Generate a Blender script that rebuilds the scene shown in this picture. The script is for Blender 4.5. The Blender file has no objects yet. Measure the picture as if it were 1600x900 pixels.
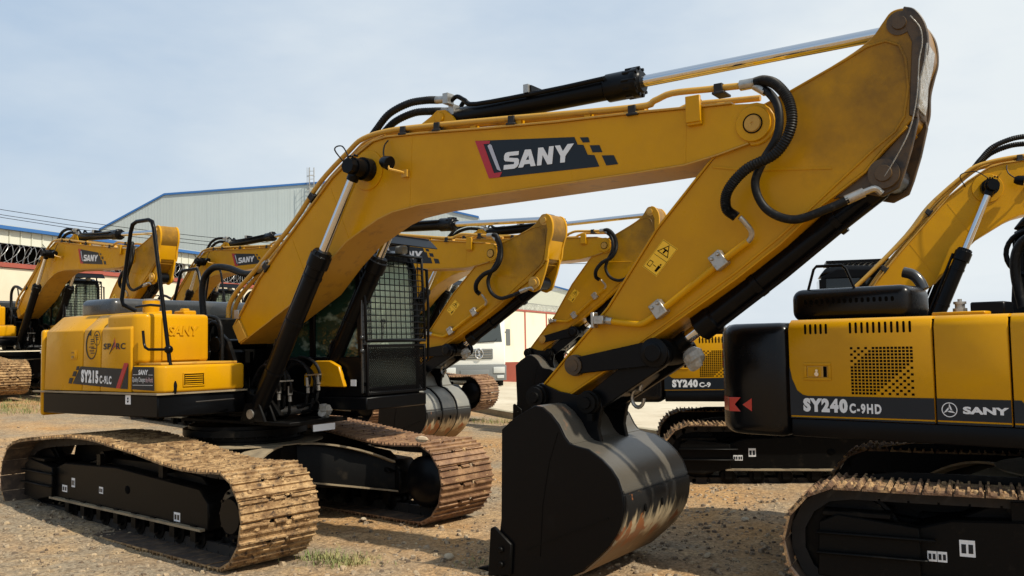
import bpy, bmesh, math, random
from mathutils import Vector, Matrix, noise
random.seed(7)
S = bpy.context.scene
COL = S.collection
pi = math.pi

# ------------------------------------------------------------------ camera, sky, sun, exposure
cam_d = bpy.data.cameras.new('camera'); cam = bpy.data.objects.new('camera', cam_d); COL.objects.link(cam)
cam_d.sensor_width = 36.0; cam_d.lens = 31.44; cam_d.clip_start = 0.1; cam_d.clip_end = 2000
cam.matrix_world = Matrix.Translation((0, 0, 1.918)) @ Matrix.Rotation(pi/2 + 0.0615, 4, 'X') @ Matrix.Rotation(-0.0177, 4, 'Z')
S.camera = cam
S.render.resolution_x = 1024; S.render.resolution_y = 576
SUN = Vector((0.66, -0.435, 0.95)).normalized()
sl = bpy.data.lights.new('sun', 'SUN'); sl.energy = 4.6; sl.angle = math.radians(0.9); sl.color = (1.0, 0.92, 0.78)
so = bpy.data.objects.new('sun', sl); COL.objects.link(so)
so.rotation_euler = (-SUN).to_track_quat('-Z', 'Y').to_euler(); so.location = SUN*60
W = bpy.data.worlds.new('World'); S.world = W; W.use_nodes = True
nt = W.node_tree; nt.nodes.clear()
out = nt.nodes.new('ShaderNodeOutputWorld'); bg = nt.nodes.new('ShaderNodeBackground')
sky = nt.nodes.new('ShaderNodeTexSky'); sky.sky_type = 'NISHITA'; sky.sun_disc = False
sky.sun_elevation = math.asin(SUN.z); sky.sun_rotation = math.atan2(SUN.x, SUN.y)
sky.air_density = 1.4; sky.dust_density = 3.0; sky.ozone_density = 1.2
geo = nt.nodes.new('ShaderNodeTexCoord')
mp = nt.nodes.new('ShaderNodeMapping'); mp.inputs['Scale'].default_value = (1.0, 1.0, 2.6)
nz = nt.nodes.new('ShaderNodeTexNoise'); nz.inputs['Scale'].default_value = 1.5; nz.inputs['Detail'].default_value = 6; nz.inputs['Roughness'].default_value = 0.55
rp = nt.nodes.new('ShaderNodeMapRange'); rp.inputs['From Min'].default_value = 0.42; rp.inputs['From Max'].default_value = 0.78
rp.inputs['To Min'].default_value = 0.0; rp.inputs['To Max'].default_value = 0.75
sx = nt.nodes.new('ShaderNodeSeparateXYZ')
hz = nt.nodes.new('ShaderNodeMapRange'); hz.inputs['From Min'].default_value = -0.02; hz.inputs['From Max'].default_value = 0.5
hz.inputs['To Min'].default_value = 0.36; hz.inputs['To Max'].default_value = 0.0
az = nt.nodes.new('ShaderNodeMapRange'); az.inputs['From Min'].default_value = -0.6; az.inputs['From Max'].default_value = 0.8
az.inputs['To Min'].default_value = -0.10; az.inputs['To Max'].default_value = 0.62
ad = nt.nodes.new('ShaderNodeMath'); ad.operation = 'ADD'; ad2 = nt.nodes.new('ShaderNodeMath'); ad2.operation = 'ADD'; ad2.use_clamp = True
mx = nt.nodes.new('ShaderNodeMix'); mx.data_type = 'RGBA'
mx.inputs['B'].default_value = (6.5, 6.95, 7.2, 1)
mh = nt.nodes.new('ShaderNodeMix'); mh.data_type = 'RGBA'; mh.inputs['Factor'].default_value = .82; mh.inputs['B'].default_value = (2.95, 4.2, 5.9, 1)
L = nt.links.new
L(geo.outputs['Generated'], mp.inputs['Vector']); L(mp.outputs['Vector'], nz.inputs['Vector']); L(nz.outputs['Fac'], rp.inputs['Value'])
L(geo.outputs['Generated'], sx.inputs[0]); L(sx.outputs['Z'], hz.inputs['Value']); L(sx.outputs['X'], az.inputs['Value'])
L(rp.outputs[0], ad.inputs[0]); L(hz.outputs[0], ad.inputs[1]); L(ad.outputs[0], ad2.inputs[0]); L(az.outputs[0], ad2.inputs[1])
L(ad2.outputs[0], mx.inputs['Factor']); L(sky.outputs[0], mh.inputs['A']); L(mh.outputs['Result'], mx.inputs['A'])
L(mx.outputs['Result'], bg.inputs['Color']); bg.inputs['Strength'].default_value = 0.118
L(bg.outputs[0], out.inputs['Surface'])
S.view_settings.view_transform = 'Standard'; S.view_settings.look = 'None'; S.view_settings.exposure = 0.08; S.view_settings.gamma = 1.0

# ------------------------------------------------------------------ materials
MATS = {}
def mat(name, col, rough=0.5, metal=0.0, col2=None, scale=6.0, lo=0.45, hi=0.62, rough2=None, bump=0.0, bscale=60.0,
        coat=0.0, detail=6, spec=0.5, coords='Object', stretch=None, col3=None, scale3=40.0, lo3=.55, hi3=.7, rand=0.0):
    m = bpy.data.materials.new(name); m.use_nodes = True; n = m.node_tree; b = n.nodes['Principled BSDF']; l = n.links.new
    b.inputs['Base Color'].default_value = (*col, 1); b.inputs['Roughness'].default_value = rough; b.inputs['Metallic'].default_value = metal
    b.inputs['Specular IOR Level'].default_value = spec
    if coat: b.inputs['Coat Weight'].default_value = coat; b.inputs['Coat Roughness'].default_value = 0.08
    tc = n.nodes.new('ShaderNodeTexCoord'); vec = tc.outputs[coords]
    if stretch:
        mpn = n.nodes.new('ShaderNodeMapping'); mpn.inputs['Scale'].default_value = stretch; l(vec, mpn.inputs['Vector']); vec = mpn.outputs[0]
    cur = None
    if rand:
        oi = n.nodes.new('ShaderNodeObjectInfo'); va = n.nodes.new('ShaderNodeVectorMath'); va.operation = 'MULTIPLY_ADD'
        cb = n.nodes.new('ShaderNodeCombineXYZ')
        for i in range(3): l(oi.outputs['Random'], cb.inputs[i])
        va.inputs[1].default_value = (37, 11, 23); l(cb.outputs[0], va.inputs[0]); l(vec, va.inputs[2]); vec = va.outputs[0]
    def layer(base_sock, base_col, c2, sc, a, bb):
        nzn = n.nodes.new('ShaderNodeTexNoise'); nzn.inputs['Scale'].default_value = sc; nzn.inputs['Detail'].default_value = detail
        nzn.inputs['Roughness'].default_value = 0.62
        l(vec, nzn.inputs['Vector']); r = n.nodes.new('ShaderNodeMapRange'); r.inputs['From Min'].default_value = a; r.inputs['From Max'].default_value = bb
        l(nzn.outputs['Fac'], r.inputs['Value']); x = n.nodes.new('ShaderNodeMix'); x.data_type = 'RGBA'
        if base_sock: l(base_sock, x.inputs['A'])
        else: x.inputs['A'].default_value = (*base_col, 1)
        x.inputs['B'].default_value = (*c2, 1); l(r.outputs[0], x.inputs['Factor'])
        return x.outputs['Result'], r.outputs[0]
    f = None
    if col2: cur, f = layer(None, col, col2, scale, lo, hi)
    if col3: cur, _ = layer(cur, col, col3, scale3, lo3, hi3)
    if cur: l(cur, b.inputs['Base Color'])
    if rough2 is not None and f:
        rr = n.nodes.new('ShaderNodeMapRange'); rr.inputs['To Min'].default_value = rough; rr.inputs['To Max'].default_value = rough2
        l(f, rr.inputs['Value']); l(rr.outputs[0], b.inputs['Roughness'])
    if bump:
        bn = n.nodes.new('ShaderNodeTexNoise'); bn.inputs['Scale'].default_value = bscale; bn.inputs['Detail'].default_value = 4; l(vec, bn.inputs['Vector'])
        bp = n.nodes.new('ShaderNodeBump'); bp.inputs['Strength'].default_value = bump; bp.inputs['Distance'].default_value = 0.02
        l(bn.outputs['Fac'], bp.inputs['Height']); l(bp.outputs[0], b.inputs['Normal'])
    MATS[name] = m
    return m
YEL = mat('yellow_paint', (0.58, 0.286, 0.003), 0.24, col2=(0.50, 0.242, 0.008), scale=2.3, lo=.40, hi=.75, rough2=.44, spec=.17, bump=.03, bscale=14, col3=(.40, .20, .03), scale3=70, lo3=.66, hi3=.80)
YARM = mat('yellow_paint_dusty', (0.55, 0.265, 0.003), 0.27, col2=(0.46, 0.220, 0.010), scale=1.6, lo=.45, hi=.75, rough2=.5, spec=.17, bump=.03, bscale=14, col3=(.36, .18, .03), scale3=60, lo3=.64, hi3=.80)
GRIME = None
YEDGE = mat('yellow_paint_edge', (0.50, 0.27, 0.03), 0.4, col2=(0.28, .14, .03), scale=8, lo=.55, hi=.75)
BLK = mat('black_paint', (0.0030, 0.0033, 0.0040), 0.30, col2=(0.012, 0.0105, 0.0085), scale=3.0, lo=.6, hi=.95, rough2=.55, spec=.13)
BLKD = mat('black_paint_dusty', (0.0035, 0.0033, 0.003), 0.45, col2=(0.040, 0.031, 0.020), scale=5.0, lo=.58, hi=.92, rough2=.8, bump=.05, spec=.11)
BLKG = mat('black_gloss_plastic', (0.004, 0.0042, 0.005), 0.24, spec=.26, col2=(.009, .008, .007), scale=4, lo=.5, hi=.8, rough2=.36)
RUB = mat('rubber_hose', (0.005, 0.005, 0.005), 0.5, spec=.2, col2=(.05, .045, .04), scale=30, lo=.55, hi=.8)
CHR = mat('chrome', (0.66, 0.66, 0.66), 0.09, 1.0)
STL = mat('zinc_steel', (0.42, 0.40, 0.36), 0.38, 0.8, col2=(.25, .22, .17), scale=20, lo=.5, hi=.75)
SHOE_DIRT = mat('shoe_steel_caked_with_dirt', (0.21, 0.120, 0.050), 0.92, col2=(0.48, 0.315, 0.15), scale=7, lo=.42, hi=.62, col3=(0.05, .03, .019), scale3=13, lo3=.53, hi3=.66, bump=1.0, bscale=38, rand=1, detail=9)
SHOE_RUST = mat('shoe_steel_rusty', (0.17, 0.088, 0.045), 0.55, .15, col2=(0.38, 0.225, 0.115), scale=6, lo=.42, hi=.68, col3=(0.07, .045, .03), scale3=16, lo3=.60, hi3=.74, bump=.35, bscale=60, rand=1)
SHOE_BROWN = mat('shoe_steel_brown', (0.13, 0.070, 0.036), 0.85, col2=(0.40, 0.25, 0.115), scale=8, lo=.44, hi=.62, col3=(0.05, .03, .02), scale3=15, lo3=.57, hi3=.7, bump=.9, bscale=40, rand=1, detail=9)
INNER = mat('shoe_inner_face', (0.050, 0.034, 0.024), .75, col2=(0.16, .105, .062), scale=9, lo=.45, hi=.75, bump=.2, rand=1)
CHAIN = mat('chain_steel', (0.007, 0.0055, 0.0045), 0.7, col2=(0.026, .019, .012), scale=9, lo=.5, hi=.8)
DUSTY = mat('dust_covered_plate', (0.30, 0.235, 0.145), 0.85, col2=(.16, .125, .08), scale=4, lo=.45, hi=.7, bump=.1)
WHT = mat('white_paint', (0.72, 0.73, 0.72), 0.4)
LET = mat('white_decal', (0.74, 0.76, 0.77), 0.45)
PINK = mat('pink_decal', (0.72, 0.50, 0.52), 0.45)
RED = mat('red_decal', (0.42, 0.012, 0.02), 0.35)
REDR = mat('red_reflector', (0.50, 0.01, 0.012), 0.15, coat=.5)
DECB = mat('dark_decal', (0.008, 0.013, 0.019), 0.34, spec=.3)
SIL = mat('silver_decal', (0.45, 0.46, 0.52), 0.35)
WARN = mat('warning_yellow', (0.88, 0.50, 0.008), 0.4)
DRK = mat('shade_and_print_black', (0.003, 0.003, 0.003), 0.9, spec=.05)  # near-black painting the shade in openings; also seals and sticker print
HOOD = mat('hood_dark_grey', (0.030, 0.033, 0.036), 0.26, col2=(.075, .07, .06), scale=3, lo=.5, hi=.85, rough2=.45, coat=.2)
PLAST = mat('clear_plastic_film', (0.46, 0.43, 0.36), 0.25, col2=(.62,.6,.54), scale=14, lo=.45, hi=.6, bump=.6, bscale=25)
PLAST.node_tree.nodes['Principled BSDF'].inputs['Transmission Weight'].default_value = 0.45
SEAT = mat('seat_fabric', (0.10, 0.11, 0.10), 0.8)
CABIN = mat('cabin_grey', (0.32, 0.33, 0.30), 0.6)
GRN = mat('green_wrap', (0.014, 0.042, 0.030), 0.10, spec=.6, col2=(.24, .33, .27), scale=5, lo=.54, hi=.68, detail=3, bump=1.0, bscale=9, stretch=(.7, 1, 1.1))
def glass_mat(name, tint, fac):
    m = bpy.data.materials.new(name); m.use_nodes = True; n = m.node_tree; n.nodes.clear(); l = n.links.new
    o = n.nodes.new('ShaderNodeOutputMaterial'); t = n.nodes.new('ShaderNodeBsdfTransparent'); t.inputs[0].default_value = (*tint, 1)
    g = n.nodes.new('ShaderNodeBsdfGlossy'); g.inputs['Roughness'].default_value = 0.03; g.inputs['Color'].default_value = (.9, .95, .92, 1)
    fr = n.nodes.new('ShaderNodeFresnel'); fr.inputs[0].default_value = 1.5; a = n.nodes.new('ShaderNodeMath'); a.operation = 'ADD'; a.inputs[1].default_value = fac; a.use_clamp = True
    x = n.nodes.new('ShaderNodeMixShader'); l(fr.outputs[0], a.inputs[0]); l(a.outputs[0], x.inputs[0]); l(t.outputs[0], x.inputs[1]); l(g.outputs[0], x.inputs[2]); l(x.outputs[0], o.inputs[0])
    return m
GLASS = glass_mat('cab_glass', (.72, .80, .74), .10)
def film_mat(op=.65):
    m = bpy.data.materials.new('milky_window_film'); m.use_nodes = True; n = m.node_tree; n.nodes.clear(); l = n.links.new
    o = n.nodes.new('ShaderNodeOutputMaterial'); t = n.nodes.new('ShaderNodeBsdfTransparent'); t.inputs[0].default_value = (.8, .86, .8, 1)
    g = n.nodes.new('ShaderNodeBsdfTranslucent'); g.inputs[0].default_value = (.75, .82, .74, 1); d = n.nodes.new('ShaderNodeBsdfDiffuse'); d.inputs[0].default_value = (.55, .62, .54, 1)
    x = n.nodes.new('ShaderNodeMixShader'); x.inputs[0].default_value = .5; y = n.nodes.new('ShaderNodeMixShader'); y.inputs[0].default_value = op
    l(g.outputs[0], x.inputs[1]); l(d.outputs[0], x.inputs[2]); l(t.outputs[0], y.inputs[1]); l(x.outputs[0], y.inputs[2]); l(y.outputs[0], o.inputs[0])
    return m
FILM = film_mat()
DGL = mat('dark_tinted_glass', (.008, .012, .011), .06, spec=.5)
SCREEN = film_mat(.20); SCREEN.name = 'hazy_windscreen'
GRB = mat('greasy_brown_steel', (.075, .042, .014), .5, col2=(.02, .013, .007), scale=7, lo=.45, hi=.65, bump=.1)
def grime(m):
    n = m.node_tree; l = n.links.new; b = n.nodes['Principled BSDF']; src = b.inputs['Base Color'].links[0].from_socket
    tc = n.nodes.new('ShaderNodeTexCoord'); d = n.nodes.new('ShaderNodeVectorMath'); d.operation = 'DISTANCE'; d.inputs[1].default_value = (7.35, 0, 3.75); l(tc.outputs['Object'], d.inputs[0])
    nz_ = n.nodes.new('ShaderNodeTexNoise'); nz_.inputs['Scale'].default_value = 3.5; nz_.inputs['Detail'].default_value = 9; nz_.inputs['Roughness'].default_value = .7; l(tc.outputs['Object'], nz_.inputs['Vector'])
    a = n.nodes.new('ShaderNodeMath'); a.operation = 'MULTIPLY_ADD'; a.inputs[1].default_value = 1.6; l(nz_.outputs['Fac'], a.inputs[0]); l(d.outputs['Value'], a.inputs[2])
    r = n.nodes.new('ShaderNodeMapRange'); r.inputs[1].default_value = 1.95; r.inputs[2].default_value = .95; r.inputs[3].default_value = 0; r.inputs[4].default_value = .80; l(a.outputs[0], r.inputs[0])
    x = n.nodes.new('ShaderNodeMix'); x.data_type = 'RGBA'; l(r.outputs[0], x.inputs['Factor']); l(src, x.inputs['A']); x.inputs['B'].default_value = (.105, .060, .018, 1); l(x.outputs['Result'], b.inputs['Base Color'])
grime(YARM)
def bucket_mat():
    m = mat('bucket_worn_steel', (0.018, 0.018, 0.018), 0.42, bump=.05, bscale=30); n = m.node_tree; l = n.links.new; b = n.nodes['Principled BSDF']
    tc = n.nodes.new('ShaderNodeTexCoord'); s = n.nodes.new('ShaderNodeSeparateXYZ'); l(tc.outputs['Object'], s.inputs[0])
    def nz_(sc, st, det=6):
        mpn = n.nodes.new('ShaderNodeMapping'); mpn.inputs['Scale'].default_value = st; l(tc.outputs['Object'], mpn.inputs['Vector'])
        x = n.nodes.new('ShaderNodeTexNoise'); x.inputs['Scale'].default_value = sc; x.inputs['Detail'].default_value = det; l(mpn.outputs[0], x.inputs['Vector']); return x.outputs['Fac']
    def mr(v, a, bb, c=0, d=1):
        x = n.nodes.new('ShaderNodeMapRange'); x.inputs[1].default_value = a; x.inputs[2].default_value = bb; x.inputs[3].default_value = c; x.inputs[4].default_value = d; l(v, x.inputs[0]); return x.outputs[0]
    def add(a, bb, op='ADD'):
        x = n.nodes.new('ShaderNodeMath'); x.operation = op; x.use_clamp = (op == 'MULTIPLY'); l(a, x.inputs[0]); l(bb, x.inputs[1]); return x.outputs[0]
    def mixc(f, A, B):
        x = n.nodes.new('ShaderNodeMix'); x.data_type = 'RGBA'; l(f, x.inputs['Factor'])
        if isinstance(A, tuple): x.inputs['A'].default_value = (*A, 1)
        else: l(A, x.inputs['A'])
        x.inputs['B'].default_value = (*B, 1); return x.outputs['Result']
    # dust film, then wear rises towards the heel (low z) with streaks
    low = mr(s.outputs['Z'], 0.73, 0.42, -.45, 1); k1 = add(low, mr(nz_(8, (1, 2.2, .40), 10), .3, .7, -.42, .42)); f1 = mr(k1, .30, .85)
    c = mixc(f1, (0.012, 0.012, 0.012), (0.42, 0.34, 0.21))
    low2 = mr(s.outputs['Z'], 0.64, 0.40); k2 = add(low2, mr(nz_(4.3, (1, 1.1, .8), 9), .3, .7, -1.0, .75)); yy = add(k2, mr(s.outputs['Y'], -.6, .5, .12, -.5)); c = mixc(mr(yy, .52, .64), c, (0.28, 0.105, 0.035))
    low3 = mr(s.outputs['Z'], 0.50, 0.22); k3 = add(low3, mr(nz_(9, (1, 1, 1), 6), .3, .7, -.4, .4)); c = mixc(mr(k3, .3, .8), c, (0.20, 0.135, 0.07))
    up = mr(s.outputs['Z'], .745, .765); dust = add(up, mr(nz_(.9, (1, .4, 1), 2), .25, .75, .65, .95), 'MULTIPLY'); c = mixc(dust, c, (0.095, 0.085, 0.067))
    l(c, b.inputs['Base Color']); l(mr(f1, 0, 1, .40, .8), b.inputs['Roughness'])
    return m
BUCK = bucket_mat()

# ------------------------------------------------------------------ mesh helpers
SPLIT = {'arm_pin', 'pin_boss', 'hose_fitting', 'bucket_pin', 'tube_clamp', 'bucket_tooth', 'weld_seam', 'hydraulic_tube', 'clamp_post', 'cylinder_bracket', 'plug_hole', 'control_lever', 'console', 'bucket_ear', 'hydraulic_hose', 'return_hose', 'wiper', 'grille_bar', 'light_cable', 'side_cover', 'leg_plate', 'flange_plate', 'revolving_frame', 'idler_yoke', 'decal_square', 'reflector', 'slogan_line', 'cylinder_lug', 'guard_rail', 'step_bar', 'grab_handle', 'tank_cover', 'boom_bracket', 'wear_strip', 'swing_motor', 'filler_bracket'}
def catmull(P, n=6):
    P = [Vector(p) for p in P]; Q = [2*P[0]-P[1]] + P + [2*P[-1]-P[-2]]; R = []
    for i in range(1, len(Q)-2):
        a, b, c, d = Q[i-1:i+3]
        for k in range(n):
            t = k/n; R.append(0.5*((2*b) + (c-a)*t + (2*a-5*b+4*c-d)*t*t + (3*b-a-3*c+d)*t**3))
    R.append(P[-1]); return R
def frame(d):
    d = d.normalized(); u = Vector((0, 0, 1)) if abs(d.z) < .95 else Vector((1, 0, 0)); a = d.cross(u).normalized(); return a, d.cross(a).normalized()
class MB:
    def __init__(s): s.v = []; s.f = []
    def add(s, v, f):
        o = len(s.v); s.v += [tuple(p) for p in v]; s.f += [tuple(o+i for i in q) for q in f]; return s
    def box(s, x0, x1, y0, y1, z0, z1, M=None):
        v = [Vector((x, y, z)) for x in (x0, x1) for y in (y0, y1) for z in (z0, z1)]
        if M: v = [M @ p for p in v]
        return s.add(v, [(0, 1, 3, 2), (4, 6, 7, 5), (0, 4, 5, 1), (2, 3, 7, 6), (0, 2, 6, 4), (1, 5, 7, 3)])
    def prism(s, P, a, b, ax='y', M=None):
        g = {'y': lambda p, t: (p[0], t, p[1]), 'x': lambda p, t: (t, p[0], p[1]), 'z': lambda p, t: (p[0], p[1], t)}[ax]
        n = len(P); v = [Vector(g(p, a)) for p in P] + [Vector(g(p, b)) for p in P]
        if M: v = [M @ p for p in v]
        return s.add(v, [tuple(range(n)), tuple(range(2*n-1, n-1, -1))] + [(i, i+n, (i+1) % n+n, (i+1) % n) for i in range(n)])
    def strip(s, P, y0, y1, th):   # plate of thickness th following an open XZ polyline (to its left side)
        P = [Vector((p[0], p[1])) for p in P]; O = []
        for i, p in enumerate(P):
            d = (P[min(i+1, len(P)-1)] - P[max(i-1, 0)]).normalized(); O.append(p + Vector((-d.y, d.x))*th)
        n = len(P); v = []; f = []
        for t in (y0, y1):
            v += [(p.x, t, p.y) for p in P] + [(p.x, t, p.y) for p in O]
        for i in range(n-1):
            f += [(i, i+1, n+i+1, n+i), (2*n+i, 3*n+i, 3*n+i+1, 2*n+i+1), (i, 2*n+i, 2*n+i+1, i+1), (n+i, n+i+1, 3*n+i+1, 3*n+i)]
        f += [(0, n, 3*n, 2*n), (n-1, 3*n-1, 4*n-1, 2*n-1)]
        return s.add(v, f)
    def cyl(s, p0, p1, r0, r1=None, n=18):
        return s.lathe(p0, Vector(p1)-Vector(p0), [(0, 0), (0, r0), (1, r0 if r1 is None else r1), (1, 0)], n)
    def lathe(s, p0, d, prof, n=18):
        p0 = Vector(p0); d = Vector(d); a, b = frame(d); v = []; f = []; idx = []
        for t, r in prof:
            c = p0 + d*t
            if r < 1e-6: idx.append([len(v)]*n); v.append(c)
            else:
                idx.append(list(range(len(v), len(v)+n))); v += [c + (a*math.cos(2*pi*k/n) + b*math.sin(2*pi*k/n))*r for k in range(n)]
        for A, B in zip(idx, idx[1:]):
            for k in range(n):
                q = [A[k], A[(k+1) % n], B[(k+1) % n], B[k]]; q2 = []
                for i in q:
                    if i not in q2: q2.append(i)
                if len(q2) > 2: f.append(tuple(q2))
        return s.add(v, f)
    def tube(s, P, r, n=8, smooth=0, rib=0):
        P = catmull(P, smooth) if smooth else [Vector(p) for p in P]
        Q = [P[0]]
        for p in P[1:]:
            if (p-Q[-1]).length > 1e-5: Q.append(p)
        P = Q; v = []; f = []; a = None
        for i, p in enumerate(P):
            d = (P[min(i+1, len(P)-1)] - P[max(i-1, 0)]).normalized()
            if a is None: a, _ = frame(d)
            else: a = (a - d*a.dot(d)).normalized()
            b = d.cross(a); k = 1.0
            if 0 < i < len(P)-1:
                c = (P[i]-P[i-1]).normalized().dot((P[i+1]-P[i]).normalized()); k = 1/max(.6, math.sqrt((1+c)/2))
            rr = r*(1.0 + (0.15 if (rib and i % 2) else 0))
            v += [p + (a*math.cos(2*pi*j/n) + b*math.sin(2*pi*j/n))*rr*k for j in range(n)]
        m = len(P)
        for i in range(m-1):
            for j in range(n): f.append((i*n+j, i*n+(j+1) % n, (i+1)*n+(j+1) % n, (i+1)*n+j))
        f += [tuple(range(n-1, -1, -1)), tuple(range((m-1)*n, m*n))]
        return s.add(v, f)
    def ball(s, c, r, n=10, sq=(1, 1, 1), jit=0):
        v = []; f = []; c = Vector(c); m = n//2
        v.append(c+Vector((0, 0, r*sq[2])))
        for i in range(1, m):
            for j in range(n):
                t = pi*i/m; u = 2*pi*j/n; q = 1+random.uniform(-jit, jit)
                v.append(c + Vector((math.sin(t)*math.cos(u)*sq[0], math.sin(t)*math.sin(u)*sq[1], math.cos(t)*sq[2]))*r*q)
        v.append(c-Vector((0, 0, r*sq[2])))
        for j in range(n):
            f.append((0, 1+j, 1+(j+1) % n)); f.append((len(v)-1, 1+(m-2)*n+(j+1) % n, 1+(m-2)*n+j))
        for i in range(m-2):
            for j in range(n): f.append((1+i*n+j, 1+(i+1)*n+j, 1+(i+1)*n+(j+1) % n, 1+i*n+(j+1) % n))
        return s.add(v, f)
    def mesh(s, name, m, bevel=0, seg=2, ang=32, sharp=38):
        me = bpy.data.meshes.new(name); me.from_pydata(s.v, [], s.f)
        bm = bmesh.new(); bm.from_mesh(me); bmesh.ops.recalc_face_normals(bm, faces=bm.faces)
        if bevel:
            es = [e for e in bm.edges if len(e.link_faces) == 2 and e.calc_face_angle(0) > math.radians(ang)]
            bmesh.ops.bevel(bm, geom=es, offset=bevel, segments=seg, profile=.5, affect='EDGES', clamp_overlap=True)
        bm.to_mesh(me); bm.free(); me.materials.append(m)
        me.polygons.foreach_set('use_smooth', [True]*len(me.polygons)); me.set_sharp_from_angle(angle=math.radians(sharp)); me.update()
        return me
    def build(s, name, m, parent=None, **k):
        if name in SPLIT:
            parts = s.pieces()
            if len(parts) > 1:
                os_ = [p.build_one(name, m, parent, **k) for p in parts]
                return os_[0]
        return s.build_one(name, m, parent, **k)
    def pieces(s, gap=.004):
        par = list(range(len(s.v)))
        def find(i):
            while par[i] != i: par[i] = par[par[i]]; i = par[i]
            return i
        for f in s.f:
            a = find(f[0])
            for i in f[1:]: par[find(i)] = a
        comp = {}
        for i in range(len(s.v)): comp.setdefault(find(i), []).append(i)
        gs = [[set(c), [min(s.v[i][k] for i in c)-gap for k in range(3)], [max(s.v[i][k] for i in c)+gap for k in range(3)]] for c in comp.values()]
        ch = True
        while ch:
            ch = False; out_ = []
            for g in gs:
                for h in out_:
                    if all(g[1][k] <= h[2][k] and h[1][k] <= g[2][k] for k in range(3)):
                        h[0] |= g[0]; h[1] = [min(a, b) for a, b in zip(g[1], h[1])]; h[2] = [max(a, b) for a, b in zip(g[2], h[2])]; ch = True; break
                else: out_.append(g)
            gs = out_
        R = []
        for g in gs:
            m_ = MB(); ix = sorted(g[0]); mp_ = {j: i for i, j in enumerate(ix)}; m_.v = [s.v[j] for j in ix]; m_.f = [tuple(mp_[j] for j in f) for f in s.f if f[0] in g[0]]; R.append(m_)
        return R
    def build_one(s, name, m, parent=None, **k):
        o = bpy.data.objects.new(name, s.mesh(name, m, **k)); COL.objects.link(o)
        if parent: o.parent = parent
        return o
def tag(o, label=None, cat=None, group=None, kind=None):
    if label: o['label'] = label
    if cat: o['category'] = cat
    if group: o['group'] = group
    if kind: o['kind'] = kind
    return o
def empty(name, loc=(0, 0, 0), rz=0, parent=None):
    o = bpy.data.objects.new(name, None); COL.objects.link(o); o.location = loc; o.rotation_euler = (0, 0, rz); o.empty_display_size = .3
    if parent: o.parent = parent
    return o
def copy_tree(o, parent=None):
    c = o.copy(); COL.objects.link(c); c.parent = parent
    for ch in list(o.children): copy_tree(ch, c)
    return c
def text(name, s, m, parent, O, U, V, w, h, shear=0.0, bold=0.0, ext=0.0012, space=1.0):
    """flat lettering: lower left corner O, unit directions U (along) and V (up), fitted to w x h"""
    cu = bpy.data.curves.new(name, 'FONT'); cu.body = s; cu.offset = bold; cu.shear = shear; cu.resolution_u = 3; cu.space_character = space
    t = bpy.data.objects.new('tmp', cu); me = bpy.data.meshes.new_from_object(t); bpy.data.objects.remove(t)
    xs = [v.co.x for v in me.vertices]; ys = [v.co.y for v in me.vertices]; x0, x1, y0, y1 = min(xs), max(xs), min(ys), max(ys)
    O, U, V = Vector(O), Vector(U).normalized(), Vector(V).normalized(); N = U.cross(V)
    n = len(me.vertices); vs = [O + U*((v.co.x-x0)/(x1-x0)*w) + V*((v.co.y-y0)/(y1-y0)*h) + N*ext for v in me.vertices]
    fs = [tuple(p.vertices) for p in me.polygons]
    m2 = bpy.data.meshes.new(name); m2.from_pydata(vs, [], fs); m2.materials.append(m); bpy.data.meshes.remove(me)
    o = bpy.data.objects.new(name, m2); COL.objects.link(o)
    if parent: o.parent = parent
    return o
def flat(polys, y, th=0.003):   # raised decal plates on a side facing -Y
    b = MB()
    for p in polys: b.prism(p, y, y-th, 'y')
    return b

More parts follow.
